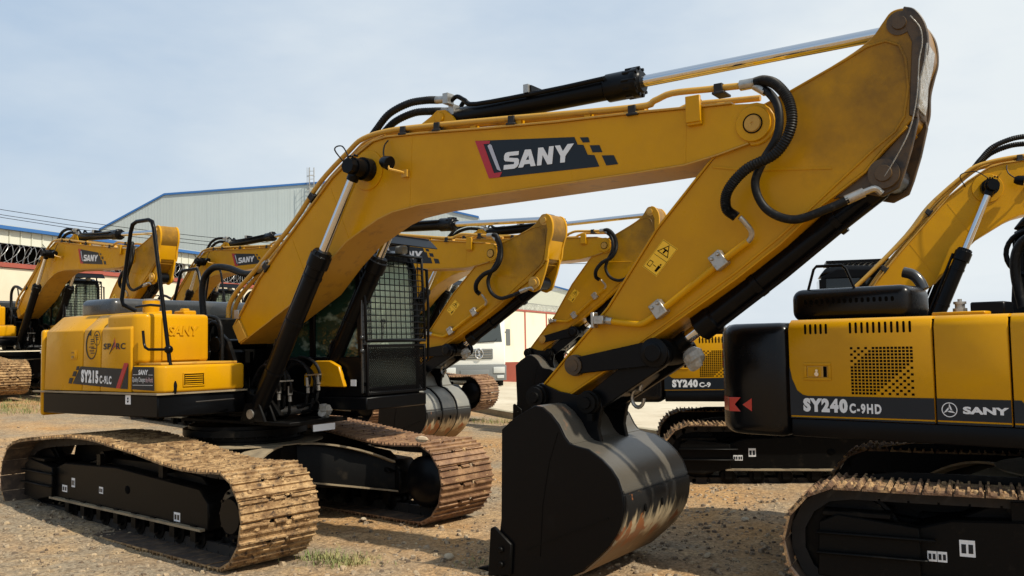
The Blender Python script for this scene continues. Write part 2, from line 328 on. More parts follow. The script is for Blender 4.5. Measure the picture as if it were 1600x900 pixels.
D = {"dec_black": [[3.46, 3.781], [4.505, 3.667], [4.536, 3.597], [4.592, 3.587], [4.631, 3.497], [4.695, 3.486], [4.74, 3.383], [3.609, 3.416]], "dec_red": [[3.46, 3.781], [3.629, 3.758], [3.621, 3.733], [3.554, 3.738], [3.666, 3.456], [3.755, 3.457], [3.725, 3.411], [3.609, 3.416]], "dec_silver": [[3.629, 3.728], [3.646, 3.714], [3.745, 3.464], [3.703, 3.485], [3.602, 3.714]], "dec_sq": [[[4.559, 3.656], [4.64, 3.646], [4.654, 3.601], [4.588, 3.608]], [[4.652, 3.575], [4.745, 3.564], [4.771, 3.501], [4.679, 3.511]], [[4.765, 3.473], [4.877, 3.461], [4.915, 3.381], [4.806, 3.383]]], "dec_let": [[[3.942, 3.621], [3.821, 3.627], [3.795, 3.62], [3.782, 3.597], [3.781, 3.562], [3.794, 3.548], [3.886, 3.531], [3.891, 3.52], [3.883, 3.51], [3.779, 3.515], [3.773, 3.474], [3.89, 3.47], [3.921, 3.484], [3.938, 3.508], [3.941, 3.542], [3.928, 3.559], [3.836, 3.574], [3.835, 3.586], [3.846, 3.591], [3.936, 3.586]], [[4.006, 3.624], [4.068, 3.619], [4.113, 3.467], [4.063, 3.468], [4.055, 3.493], [3.998, 3.495], [3.98, 3.47], [3.931, 3.472]], [[4.144, 3.622], [4.195, 3.619], [4.242, 3.536], [4.256, 3.619], [4.303, 3.616], [4.282, 3.462], [4.236, 3.463], [4.187, 3.552], [4.172, 3.465], [4.128, 3.466]], [[4.314, 3.617], [4.366, 3.614], [4.393, 3.558], [4.442, 3.614], [4.504, 3.611], [4.416, 3.513], [4.41, 3.46], [4.364, 3.462], [4.368, 3.52]]], "dec_hole": [[4.042, 3.567], [4.014, 3.532], [4.047, 3.53]], "s_band": [[-1.028, 1.749], [-0.248, 1.722], [-0.365, 1.523], [-1.178, 1.562]], "s_sq": [[[-1.1, 1.749], [-1.05, 1.752], [-1.064, 1.71], [-1.115, 1.71]], [[-1.159, 1.696], [-1.099, 1.696], [-1.124, 1.641], [-1.186, 1.643]], [[-1.235, 1.625], [-1.168, 1.623], [-1.2, 1.561], [-1.26, 1.566]]], "s_red": [[-0.229, 1.784], [-0.16, 1.781], [-0.305, 1.52], [-0.369, 1.525]], "s_tri": [[-0.158, 1.772], [-0.17, 1.516], [-0.291, 1.519]]}
D = {k: [tuple(p) for p in v] if not isinstance(v[0][0], list) else [[tuple(p) for p in q] for q in v] for k, v in D.items()}
GR = [(-1.58, 8.1, 260, 0.16, 0.07), (-1.8, 8.3, 120, 0.12, 0.09), (-1.4, 8.04, 120, 0.14, 0.06), (-11.78, 21.02, 220, 0.35, 0.12), (-11.76, 22.55, 260, 0.45, 0.1), (-11.9, 23.61, 260, 0.3, 0.12), (-12.04, 24.77, 260, 0.4, 0.12), (-10.72, 20.29, 150, 0.4, 0.09), (-10.39, 20.77, 160, 0.35, 0.1), (-11.04, 19.82, 150, 0.35, 0.12), (-9.77, 20.72, 120, 0.3, 0.1), (-16.32, 29.65, 200, 0.5, 0.22), (-17.71, 32.49, 200, 0.4, 0.25), (-10.29, 22.48, 160, 0.4, 0.08), (-0.48, 21.27, 220, 0.3, 0.14), (-14.23, 26.9, 120, 0.5, 0.15), (-11.46, 20.2, 120, 0.3, 0.15), (-0.35, 7.96, 50, 0.1, 0.05), (-2.46, 9.02, 40, 0.1, 0.05)]
RKS = [(-0.97, 9.45, 0.93, 0.055, 'pale broken rock lying on top of the far front track'), (-1.67, 9.94, 0.02, 0.035, 'small flat stone on the orange dirt between the front tracks'), (-5.18, 11.13, 0.03, 0.04, 'small pale stone on the gravel beside the nearest track'), (1.68, 8.01, 0.02, 0.035, 'small stone in the shade right of the big bucket'), (2.41, 9.54, 0.02, 0.04, 'larger grey stone in front of the right hand machine'), (-0.61, 8.13, 0.02, 0.04, 'grey stone on the gravel left of the big bucket')]
# ------------------------------------------------------------------ undercarriage
MUD = mat('dried_mud', (.46, .30, .14), .95, col2=(.26, .155, .07), scale=14, lo=.42, hi=.6, bump=.6, bscale=60)
def shoe_mesh(name, w, m, seed):
    random.seed(seed)
    P = [(-.090, -.016), (.090, -.016), (.090, -.002), (.080, 0), (.077, .022), (.064, .022), (.060, 0), (.010, 0), (.007, .019), (-.007, .019), (-.012, 0), (-.060, 0), (-.064, .022), (-.078, .022), (-.084, 0), (-.090, -.004)]
    b = MB(); h = w/2
    b.prism(P, -h, -.12); b.prism(P, -.06, .06); b.prism(P, .12, h)
    Q = [(-.090, -.016), (.060, -.016), (.060, -.002), (.010, 0), (.007, .019), (-.007, .019), (-.012, 0), (-.060, 0), (-.064, .022), (-.078, .022), (-.090, -.004)]
    b.prism(Q, -.12, -.06); b.prism(Q, .06, .12)
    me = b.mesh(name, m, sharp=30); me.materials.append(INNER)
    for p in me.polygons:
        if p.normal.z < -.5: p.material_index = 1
    return me
def track_path(L, R, top, Lr):
    r = R - .030; P = []
    for i in range(41): P.append((-Lr + (L+Lr)*i/40, R - r))
    for i in range(1, 24): a = -pi/2 + pi*i/24*0.97; P.append((L + r*math.cos(a), R + r*math.sin(a)))
    T = catmull([(x, 0, z - .03) for x, z in top], 6); P += [(p.x, p.z) for p in T]
    for i in range(1, 24): a = pi/2 + pi*i/24; P.append((-Lr + r*math.cos(a), R + r*math.sin(a)))
    return [Vector((x, 0, z)) for x, z in P]
def undercarriage(root, yo, w, L, R, top, mats, stickers, Lr=None, mud=(0, 0)):
    Lr = Lr or L; e_ = Lr-1.9 if Lr > 1.95 else 0
    R_ = Matrix.Rotation(yo, 4, 'Z'); gauge = 1.19
    P = track_path(L, R, top, Lr); n = len(P); cum = [0]
    for i in range(n): cum.append(cum[-1] + (P[(i+1) % n]-P[i]).length)
    tot = cum[-1]; N = round(tot/.190); pitch = tot/N
    def at(s):
        s %= tot
        import bisect
        i = min(bisect.bisect_right(cum, s)-1, n-1); a, b = P[i], P[(i+1) % n]; t = (s-cum[i])/max(1e-9, cum[i+1]-cum[i])
        return a.lerp(b, t)
    for side in (-1, 1):
        y = gauge*side; m = mats[0 if side < 0 else 1]
        # chain
        C = MB(); inner = [at(k*pitch) for k in range(N)]
        for k in range(N):
            a, c = inner[k], inner[(k+1) % N]; d = (c-a).normalized(); nn = Vector((d.z, 0, -d.x)); mid = (a+c)/2
            for yy in (-.09, .09):
                q = Matrix(((d.x, 0, nn.x, mid.x - nn.x*.06), (0, 1, 0, y+yy), (d.z, 0, nn.z, mid.z - nn.z*.06), (0, 0, 0, 1)))
                C.box(-.088, .088, -.02, .02, -.05, .045, q)
            C.cyl((a.x-nn.x*.07, y-.11, a.z-nn.z*.07), (a.x-nn.x*.07, y+.11, a.z-nn.z*.07), .026, n=8)
        tr = C.build('track_chain', CHAIN, root); tr.rotation_euler.z = yo
        ms = [shoe_mesh('track_shoe', w, m, 3), ]
        for k in range(N):
            a, c = at((k-.5)*pitch), at((k+.5)*pitch); d = (c-a).normalized(); nn = Vector((d.z, 0, -d.x)); mid = at(k*pitch)
            o = bpy.data.objects.new('track_shoe', ms[0]); COL.objects.link(o); o.parent = tr
            j = random.uniform(-.004, .004)
            o.matrix_basis = Matrix(((d.x, 0, nn.x, mid.x), (0, -1, 0, y+j), (d.z, 0, nn.z, mid.z), (0, 0, 0, 1)))
        if mud[0 if side < 0 else 1]:
            random.seed(11+side); b = MB()
            for _ in range(mud[0 if side < 0 else 1]):
                s_ = (L+Lr) + (tot-(L+Lr))*random.random()*.97; a, c = at(s_-.02), at(s_+.02); d = (c-a).normalized(); nn = Vector((d.z, 0, -d.x)); p = at(s_) + nn*.002
                yy = y + random.uniform(-.44, .44)*w; r = .006+.022*random.random()**2.5; n5 = 6; a0 = random.random()*6.28; v = []
                for i in range(n5): t = a0+2*pi*i/n5; q = r*random.uniform(.7, 1.3); v.append(p + d*(q*math.cos(t)) + Vector((0, 1, 0))*(q*1.4*math.sin(t)) - nn*.004)
                for i in range(n5): t = a0+.3+2*pi*i/n5; q = r*random.uniform(.35, .7); v.append(p + d*(q*math.cos(t)) + Vector((0, 1, 0))*(q*1.4*math.sin(t)) + nn*r*random.uniform(.35, .75))
                v = [Vector((u.x, u.y+yy, u.z)) for u in v]
                b.add(v, [tuple(range(n5, 2*n5))] + [(i, (i+1) % n5, n5+i) for i in range(n5)] + [((i+1) % n5, n5+(i+1) % n5, n5+i) for i in range(n5)])
            tag(b.build('caked_mud', MUD, tr, sharp=20), kind='stuff')
        # side frame
        F = MB(); o_ = y + side*.17; i_ = y - side*.17
        F.prism([(-1.42-e_, .25), (1.45, .25), (1.45, .50), (1.30, .62), (-.3, .70), (-1.15-e_, .66), (-1.42-e_, .58)], o_, i_)
        F.prism([(-1.3-e_, .56), (1.40, .50), (1.1, .70), (.2, .77), (-.9, .76)], y+side*.02, i_-side*.10)
        fr = F.build('track_frame', BLKD, root, bevel=.012, seg=1); fr.rotation_euler.z = yo
        Fi = MB(); Fi.prism([(-2.15, .45), (1.3, .45), (1.15, .74), (.5, .84), (-.3, .92), (-1.5, .92), (-2.0, .84)], i_-side*.02, i_-side*.05); Fi.build('added_shade_plate', BLKD, fr)  # added dark plate standing in for shade, hides lit ground behind the track
        G = MB(); G.box(-1.42-e_, 1.40, min(o_, o_+side*.05), max(o_, o_+side*.05), .245, .268)
        G.build('guard_rail', DUSTY, fr)
        # idler with yoke at the rear, sprocket at the front
        I = MB(); I.lathe((-Lr, y-.06, R), (0, .12, 0), [(0, 0), (0, .29), (0.02, .34), (.25, .345), (.28, .37), (.72, .37), (.75, .345), (.98, .34), (1, .29), (1, 0)], 36)
        I.build('idler', BLKD, fr)
        K = MB(); YK = [(-Lr-.20, .22), (-Lr+.12, .20), (-1.35-e_, .27), (-1.35-e_, .60), (-Lr-.05, .66), (-Lr-.18, .60)]
        K.prism(YK, y+side*.10, y+side*.22); K.prism(YK, y-side*.10, y-side*.22)
        K.box(-Lr-.20, -1.30-e_, min(y+side*.2, y+side*.27), max(y+side*.2, y+side*.27), .38, .40); K.box(-Lr-.20, -1.25-e_, min(y+side*.2, y+side*.27), max(y+side*.2, y+side*.27), .52, .54)
        K.box(-Lr-.16, -Lr+.30, y-.2, y+.2, .64, .68)
        K.build('idler_yoke', BLKD, fr, bevel=.008, seg=1)
        Sp = MB(); tp = []
        for k in range(42):
            a = 2*pi*k/42; rr = .385 if k % 2 else .33; tp.append((L + rr*math.cos(a), R + rr*math.sin(a)))
        Sp.prism(tp, y-.035, y+.035); Sp.build('sprocket', CHAIN, fr)
        Dv = MB(); Dv.lathe((L, y-side*.30, R), (0, side*.54, 0), [(0, 0), (0, .20), (.10, .27), (.75, .27), (.80, .25), (.88, .24), (.92, .17), (1, .15), (1, 0)], 32)
        for k in range(12):
            a = 2*pi*k/12; c = (L+.215*math.cos(a), y+side*.175, R+.215*math.sin(a)); Dv.cyl(c, (c[0], c[1]+side*.025, c[2]), .014, n=6)
        Dv.build('final_drive', BLKG if False else BLK, fr)
        for x in [-1.38 + i*.372 for i in range(8)]:
            Rl = MB(); Rl.lathe((x, y-.15, .155), (0, .30, 0), [(0, 0), (0, .055), (.08, .06), (.10, .10), (.22, .10), (.24, .078), (.42, .075), (.44, .05), (.56, .05), (.58, .075), (.76, .078), (.78, .10), (.90, .10), (.92, .06), (1, .055), (1, 0)], 14)
            Rl.box(x-.045, x+.045, y-.19, y-.155, .13, .28); Rl.box(x-.045, x+.045, y+.155, y+.19, .13, .28)
            Rl.build('track_roller', BLKD, fr)
        for x in (-.75, .55):
            Rl = MB(); Rl.cyl((x, y-.10, .76), (x, y+.10, .76), .068, n=14); Rl.box(x-.04, x+.04, y-.14, y-.10, .55, .80); Rl.build('carrier_roller', BLKD, fr)
        if side < 0:
            for (sx_, sz_, sw, sh) in stickers:
                sb = MB(); sb.box(sx_, sx_+sw, o_-.003, o_, sz_, sz_+sh); sb.build('sticker', LET, fr)
                sb = MB()
                for q in range(2): sb.box(sx_+sw*(.12+.45*q), sx_+sw*(.42+.45*q), o_-.005, o_-.003, sz_+sh*.2, sz_+sh*.75)
                sb.build('sticker_print', DECB, fr)
            H = MB(); H.ball((-.05, o_+.0, .49), .045, 8, (1.3, .25, 1)); H.build('grease_hole', DRK, fr)
    # car body: centre with four curved legs
    B = MB(); B.lathe((0, 0, .36), (0, 0, .50), [(0, 0), (0, .72), (.7, .80), (1, .80), (1, 0)], 40); B.box(-.75, .75, -1.0, 1.0, .38, .62)
    for sx_ in (1, -1):
        for sy_ in (1, -1):
            A_ = [(.0*sx_, .95*sy_), (.10*sx_, .30*sy_), (.80*sx_, .10*sy_), (1.06*sx_, .62*sy_), (1.38*sx_, 1.02*sy_), (.55*sx_, 1.04*sy_)]
            v = []
            for zt, zb in ((0, 0),):
                pass
            n6 = len(A_); vt = []; vb = []
            for (px, py) in A_:
                t = min(1, max(0, (abs(py)-.1)/.9)); vt.append((px, py, .86-.22*t*t)); vb.append((px, py, .40-.10*t))
            B.add(vt+vb, [tuple(range(n6)), tuple(range(2*n6-1, n6-1, -1))] + [(i, i+n6, (i+1) % n6+n6, (i+1) % n6) for i in range(n6)])
    cb = B.build('car_body', BLKD, root, bevel=.01, seg=1); cb.rotation_euler.z = yo
    T = MB()
    for sx_ in (1, -1):
        for sy_ in (1, -1):
            prev = None; v = []; f = []
            for i in range(9):
                t = i/8; py = .12 + .86*t; xo = .86 + .56*t**1.1; xi = .62*(1-t) + .78*t; z = .875 - .25*t*t
                v += [(xi*sx_, py*sy_, z), (xo*sx_, py*sy_, z), (xi*sx_, py*sy_, z-.02), (xo*sx_, py*sy_, z-.02)]
            for i in range(8):
                a = i*4; f += [(a, a+1, a+5, a+4), (a+2, a+6, a+7, a+3), (a+1, a+3, a+7, a+5), (a, a+4, a+6, a+2)]
            f += [(0, 2, 3, 1), (32, 33, 35, 34)]
            T.add(v, f)
            v = []; f = []
            for i in range(9):
                t = i/8; py = .10 + .90*t; xo = .84 + .60*t**1.1; z = .47 - .17*t
                v += [((xo-.2)*sx_, py*sy_, z), (xo*sx_, py*sy_, z), ((xo-.2)*sx_, py*sy_, z-.018), (xo*sx_, py*sy_, z-.018)]
            for i in range(8):
                a = i*4; f += [(a, a+1, a+5, a+4), (a+2, a+6, a+7, a+3), (a+1, a+3, a+7, a+5), (a, a+4, a+6, a+2)]
            f += [(0, 2, 3, 1), (32, 33, 35, 34)]
            T.add(v, f)
    T.lathe((0, 0, .865), (0, 0, .012), [(0, 0), (0, .86), (1, .86), (1, 0)], 48)
    T.build('leg_plate', DUSTY, cb)
    Sb = MB(); Sb.lathe((0, 0, .88), (0, 0, .19), [(0, 0), (0, .64), (.12, .64), (.14, .60), (.42, .60), (.44, .68), (.80, .68), (.82, .62), (1, .62), (1, 0)], 48)
    for k in range(36):
        a = 2*pi*k/36; Sb.cyl((.655*math.cos(a), .655*math.sin(a), .945), (.655*math.cos(a), .655*math.sin(a), .963), .016, n=6)
    Sb.build('swing_bearing', BLKD, root)

# ------------------------------------------------------------------ boom, stick, bucket, cylinders (machine coordinates, shared by all)
BOOM_B = [(.212,1.971),(.691,2.212),(1.243,2.491),(1.554,2.774),(1.836,2.984),(1.995,3.055),(2.255,3.17),(2.448,3.225),(2.788,3.26),(3.592,3.272),(4.316,3.283),(5.122,3.295),(5.499,3.305),(5.775,3.35),(6.02,3.405)]
BOOM_T = [(5.90,3.722),(5.513,3.745),(5.136,3.773),(4.329,3.817),(3.603,3.87),(2.798,3.940),(2.39,3.965),(2.212,3.948),(1.905,3.807),(1.642,3.648),(1.247,3.307),(.894,3.002),(.527,2.665),(.104,2.144)]
ARM = [(7.147,4.202),(7.063,4.194),(7.001,4.125),(6.92,4.031),(6.741,3.927),(6.33,3.755),(6.094,3.668),(5.706,3.295),(5.247,2.812),(4.785,2.19),(4.134,1.537),(4.05,1.44),(4.06,1.36),(4.16,1.34),(4.33,1.442),(4.986,1.833),(5.239,1.989),(5.886,2.389),(6.222,2.623),(6.539,2.888),(6.844,3.09),(6.973,3.233),(7.129,3.373),(7.182,3.455),(7.217,3.7),(7.285,3.887),(7.262,4.087),(7.204,4.171)]
def linkage(root, extras=True):
    arc = [(6.064+.165*math.cos(t), 3.542+.165*math.sin(t)) for t in [(-100+i*20)*pi/180 for i in range(11)]]
    b = MB(); b.prism(BOOM_B + arc + BOOM_T, -.245, .245)
    bo = b.build('boom', YEL, root, bevel=.006, seg=1)
    b = MB(); b.strip(BOOM_B, -.262, .262, -.014); b.strip(BOOM_T, -.268, .268, -.018)
    b.prism([(.212,1.971),(.104,2.144),(.20,2.23),(.33,2.03)], -.275, .275)
    b.build('flange_plate', YEDGE, bo, bevel=.003, seg=1)
    b = MB()   # weld seams and stiffener edges
    for x0, z0, x1, z1 in ((2.66, 3.27, 2.70, 3.93), (1.28, 2.56, 1.02, 3.08), (5.50, 3.32, 5.52, 3.72), (1.60,3.55,1.86,2.99)):
        b.prism([(x0-.008, z0), (x0+.008, z0), (x1+.008, z1), (x1-.008, z1)], -.2475, -.245); b.prism([(x0-.008, z0), (x0+.008, z0), (x1+.008, z1), (x1-.008, z1)], .245, .2475)
    b.build('weld_seam', YEL, bo)
    b = MB()
    for sg in (-1, 1):
        b.cyl((6.064, sg*.245, 3.542), (6.064, sg*.268, 3.542), .135, n=32); b.cyl((2.13, sg*.245, 3.67), (2.13, sg*.262, 3.67), .20, n=32)
    b.build('pin_boss', YEL, bo, bevel=.004, seg=1)
    b = MB(); b.lathe((6.064, -.268, 3.542), (0, -.016, 0), [(0, 0), (0, .068), (.3, .068), (.35, .063), (1, .060), (1, .012), (.6, .01), (.6, 0)], 28); b.build('boom_pin', YEDGE, bo)
    b = MB(); b.lathe((6.064, -.268, 3.542), (0, -.006, 0), [(0, .066), (1, .066), (1, .076), (0, .076)], 28); b.build('pin_seal', DRK, bo)
    # bracket near the boom head and the arm cylinder lug
    b = MB(); b.box(5.54, 5.66, -.285, -.246, 3.60, 3.80); b.box(5.54, 5.66, -.30, -.27, 3.62, 3.83)
    b.build('hose_bracket', YEL, bo, bevel=.004, seg=1)
    b = MB()
    for y0, y1 in ((-.13, -.09), (.09, .13)):
        b.prism([(2.45, 3.95), (3.25, 3.89), (3.10, 4.10), (3.02, 4.17), (2.92, 4.18), (2.84, 4.13)], y0, y1)
    b.cyl((2.96, -.15, 4.10), (2.96, .15, 4.10), .05); b.build('cylinder_lug', YEL, bo, bevel=.006, seg=1)
    # decal
    for key, m, y, nm in (('dec_black', DECB, -.2455, 'decal_panel'), ('dec_red', RED, -.2485, 'decal_stripe'), ('dec_silver', SIL, -.2515, 'decal_bar')):
        flat([D[key]], y).build(nm, m, bo)
    for p in D['dec_sq']: flat([p], -.2455).build('decal_square', DECB, bo)
    for p in D['dec_let']: flat([p], -.2515).build('letter', LET, bo)
    flat([D['dec_hole']], -.2545, .001).build('letter_counter', DECB, bo)
    # hydraulic tubes along the boom top
    b = MB(); T1 = [(-.02,2.26),(.0,2.40),(.14,2.56),(.46,2.79),(1.05,3.25),(1.432,3.622),(1.85,3.90),(2.05,4.005),(2.393,4.035),(2.879,4.01),(3.836,3.935),(5.065,3.835),(5.25,3.86),(5.404,3.895),(5.698,3.875),(5.98,3.855)]
    b.tube([(x, -.235, z) for x, z in T1], .026, 10, 4)
    b.tube([(x, -.15, z-.01) for x, z in T1[:-4]] + [(5.0, -.15, 3.85)], .026, 10, 4)
    b.tube([(x, .20, z) for x, z in T1], .026, 10, 4)
    b.tube([(.16, -.22, 2.22), (.30, -.22, 2.40), (.52, -.2, 2.66), (1.06, -.19, 3.17), (1.60, -.19, 3.66), (2.0, -.19, 3.93), (2.3, -.17, 4.02)], .018, 8, 4)
    b.tube([(.12, -.05, 2.26), (.31, -.05, 2.45), (.52, -.05, 2.70), (1.06, -.05, 3.20), (1.60, -.05, 3.69), (2.0, -.05, 3.96), (2.2, -.05, 4.06)], .026, 10, 4)
    b.build('hydraulic_tube', YEDGE, bo)
    b = MB()
    for x, z, a in ((.62, 2.80, .78), (1.33, 3.49, .80), (3.02, 3.985, -.08), (3.87, 3.915, -.08), (5.06, 3.815, 0), (5.80, 3.865, 0), (2.60, 4.01, -.1)):
        M = Matrix.Translation((x, 0, z)) @ Matrix.Rotation(-a, 4, 'Y')
        b.box(-.05, .05, -.275, -.115, -.05, -.03, M); b.box(-.035, .035, -.27, -.20, -.034, .034, M); b.cyl(M @ Vector((0, -.185, -.04)), M @ Vector((0, -.185, .05)), .009, n=6)
    b.build('tube_clamp', CHAIN, bo, bevel=.004, seg=1)
    b = MB()
    for x, z in ((3.40, 3.90), (3.90, 3.875), (4.6, 3.83), (4.98, 3.81)): b.box(x, x+.06, -.24, -.17, z-.06, z+.03)
    b.build('clamp_post', YEL, bo)
    # boom cylinders
    for sg in (-1, 1):
        y = sg*.42; A = Vector((.68, y, 1.22)); Bp = Vector((2.145, y, 3.67)); d = (Bp-A).normalized(); Ln = (Bp-A).length
        b = MB(); b.lathe(A + d*.08, d*(1.93-.08), [(0, 0), (0, .085), (.02, .092), (.90, .092), (.905, .112), (.975, .112), (.98, .094), (1.0, .085), (1.0, 0)], 26)
        b.cyl(A + Vector((0, -.07, 0)), A + Vector((0, .07, 0)), .095); b.tube([A + d*.25 + Vector((-.10, 0, .06)), A + d*1.0 + Vector((-.10, 0, .06)), A + d*1.82 + Vector((-.105, 0, .062))], .018, 8)
        for q in (.5, 1.1, 1.62): b.lathe(A + d*q, d*.03, [(0, .094), (0, .099), (1, .099), (1, .094)], 22)
        for k in range(10):
            a_, c_ = frame(d); ang = 2*pi*k/10; p = A + d*1.86 + (a_*math.cos(ang) + c_*math.sin(ang))*.088; b.cyl(p, p + d*.06, .011, n=6)
        cy = b.build('boom_cylinder', BLK, root)
        b = MB(); b.cyl(A + d*1.90, Bp - d*.02, .047, n=24); b.build('piston_rod', CHR, cy)
        b = MB(); b.cyl(Bp + Vector((0, -.065, 0)), Bp + Vector((0, .065, 0)), .092, n=24); b.cyl(Bp - d*.14, Bp, .06, n=18)
        b.cyl((2.145, sg*.262, 3.67), (2.145, sg*.36, 3.67), .115, n=26); b.cyl((2.145, sg*.48, 3.67), (2.145, sg*.56, 3.67), .078, n=8)
        for k in range(5): b.ball((2.10+.03*k, sg*.50, 3.765 + .01*(k % 2)), .014, 6)
        b.build('rod_eye', BLK, cy)
    b = MB(); b.cyl((.68, -.52, 1.22), (.68, .52, 1.22), .05); b.build('cylinder_foot_pin', STL, root)
    # arm cylinder
    A = Vector((2.96, 0, 4.10)); Bp = Vector((7.08, 0, 4.12)); d = (Bp-A).normalized()
    b = MB(); b.lathe(A + d*.03, d*2.06, [(0, 0), (0, .085), (.02, .10), (.83, .10), (.84, .122), (.955, .122), (.96, .13), (.985, .13), (.99, .10), (1.0, .085), (1.0, 0)], 28)
    b.cyl(A + Vector((0, -.085, 0)), A + Vector((0, .085, 0)), .09)
    b.tube([(3.08, -.12, 4.24), (3.16, -.12, 4.275), (3.26, -.125, 4.22), (3.39, -.125, 4.165), (4.2, -.125, 4.155), (4.74, -.12, 4.165)], .022, 8, 4)
    b.tube([(3.05, .06, 4.20), (3.12, .06, 4.27), (3.25, .06, 4.20), (3.5, .06, 4.20)], .022, 8, 4)
    b.box(3.92, 4.0, -.12, .06, 4.15, 4.24)
    for k in range(10):
        ang = 2*pi*k/10; b.cyl((4.90, .118*math.cos(ang), 4.112+.118*math.sin(ang)), (5.035, .118*math.cos(ang), 4.112+.118*math.sin(ang)), .015, n=6)
    ac = b.build('arm_cylinder', BLK, root)
    b = MB(); b.cyl((5.0, 0, 4.11), (7.0, 0, 4.12), .050, n=28); b.build('piston_rod', CHR, ac)
    b = MB(); b.cyl(Bp+Vector((0, -.10, 0)), Bp+Vector((0, .10, 0)), .085); b.build('rod_eye', BLK, ac)
    b = MB(); b.box(3.935, 3.985, -.155, -.06, 4.17, 4.245); b.build('pipe_clamp', STL, ac)
    # big hoses from the boom back to the arm cylinder
    for y, k in ((-.14, 0), (-.05, .03)):
        H = [(2.06, y, 4.02), (2.146, y, 4.10-k), (2.319, y, 4.235-k*2), (2.572, y, 4.300-k*2.5), (2.80, y, 4.295-k*3), (2.95, y, 4.272-k*3)]
        b = MB(); b.tube(H, .034, 10, 18, rib=1); b.build('hydraulic_hose', RUB, root)
        b = MB(); b.cyl((2.93, y, 4.275-k*3), (3.05, y, 4.262-k*3), .038, n=12); b.box(3.04, 3.10, y-.05, y+.05, 4.21-k*3, 4.31-k*3)
        b.build('hose_fitting', STL, root)
    # arm (stick)
    AS = [(p.x, p.z) for p in catmull([(x, 0, z) for x, z in ARM[20:] + ARM[:7]], 4)]
    b = MB(); b.prism(AS + ARM[7:20], -.225, .225); ar = b.build('arm', YARM, root, bevel=.006, seg=1)
    b = MB(); inner = [(5.706,3.295),(6.094,3.655),(6.33,3.735),(6.741,3.90),(6.90,3.97),(7.02,3.985),(7.10,3.94),(7.135,3.84),(7.145,3.64),(7.11,3.44),(7.05,3.35),(6.90,3.24),(6.539,2.94),(6.222,2.68),(5.886,2.44),(5.239,2.03),(4.986,1.87)]
    b.strip(inner, -.236, -.222, .016); b.strip(inner, .222, .236, .016)
    b.strip([(4.134,1.537),(4.785,2.19),(5.247,2.812),(5.706,3.295)], -.24, .24, .016)
    b.strip([(7.129,3.373),(6.973,3.233),(6.844,3.09),(6.539,2.888),(6.222,2.623),(5.886,2.389),(5.239,1.989),(4.986,1.833),(4.33,1.442)], -.24, .24, .016)
    b.prism([(5.72,3.25), (6.0,3.19),(6.62,3.13),(6.62,3.15),(6.0,3.21),(5.72,3.27)], -.231, -.224)
    b.build('flange_plate', YARM, ar, bevel=.003, seg=1)
    b = MB()
    for sg in (-1, 1):
        b.lathe((7.115, sg*.222, 4.10), (0, sg*.03, 0), [(0, 0), (0, .085), (.4, .085), (.45, .05), (1, .046), (1, 0)], 26)
        b.lathe((6.97, sg*.215, 3.055), (0, sg*.05, 0), [(0, 0), (0, .105), (.6, .105), (.62, .06), (1, .055), (1, 0)], 26)
        b.lathe((4.472, sg*.222, 1.721), (0, sg*.09, 0), [(0, 0), (0, .09), (.5, .09), (.52, .08), (.9, .08), (.92, .05), (1, .05), (1, 0)], 26)
    b.build('arm_pin', YEDGE, ar)
    b = MB()
    for sg in (-1, 1):
        b.prism([(6.60, 2.92), (6.84, 2.93), (6.95, 2.90), (7.06, 2.95), (7.10, 3.05), (7.155, 3.22), (7.205, 3.42), (7.20, 3.48), (7.13, 3.36), (6.97, 3.20)], sg*.16, sg*.205)
    b.build('cylinder_bracket', YEL, ar, bevel=.006, seg=1)
    b = MB(); b.prism([(7.10,3.40),(7.20,3.46),(7.225,3.7),(7.26,3.85),(7.25,3.98),(7.20,4.0),(7.15,3.7)], -.19, .19)
    EP = [(p.x, p.z) for p in catmull([(7.147,0,4.212),(7.215,0,4.18),(7.268,0,4.10),(7.292,0,4.0),(7.290,0,3.88),(7.262,0,3.78),(7.232,0,3.66),(7.222,0,3.52),(7.195,0,3.42)], 4)]
    for y0, y1 in ((-.236, -.19), (.19, .236)): b.prism(EP + [(7.15,3.44),(7.17,3.7),(7.19,3.95),(7.13,4.12)], y0, y1)
    b.build('arm_end_plate', YEL, ar, bevel=.006, seg=1)
    b = MB()   # clear film tied round the arm head
    b.strip([(7.293, 3.92), (7.275, 3.80), (7.240, 3.68), (7.228, 3.55), (7.215, 3.48)], -.245, .05, -.012)
    b.tube([(7.19, -.25, 4.13), (7.25, -.262, 4.03), (7.26, -.262, 3.92), (7.235, -.262, 3.8), (7.21, -.262, 3.55), (7.15, -.262, 3.32), (7.04, -.262, 3.12), (6.98, -.262, 3.03)], .005, 6, 4)
    b.build('film_strap', PLAST, ar, bevel=.01, seg=2)
    # arm tube, clamps and hoses
    b = MB(); b.tube([(x, -.275, z) for x, z in [(4.80,2.085),(4.842,2.078),(5.044,2.053),(5.11,2.058),(5.169,2.085),(5.326,2.189),(5.81,2.527),(6.0,2.65)]], .026, 10, 4); b.build('arm_tube', YEL, ar)
    b = MB()
    for x, z in ((5.27, 2.15), (5.78, 2.505)):
        M = Matrix.Translation((x, -.27, z)) @ Matrix.Rotation(-.61, 4, 'Y'); b.box(-.055, .055, -.045, .035, -.045, .085, M)
        for dx in (-.03, .03): b.cyl(M @ Vector((dx, -.045, .055)), M @ Vector((dx, -.065, .055)), .016, n=8)
    b.box(4.69, 4.78, -.33, -.23, 2.06, 2.13); b.box(4.66, 4.69, -.32, -.24, 2.03, 2.16); b.cyl((4.78, -.28, 2.09), (4.84, -.28, 2.083), .034, n=6)
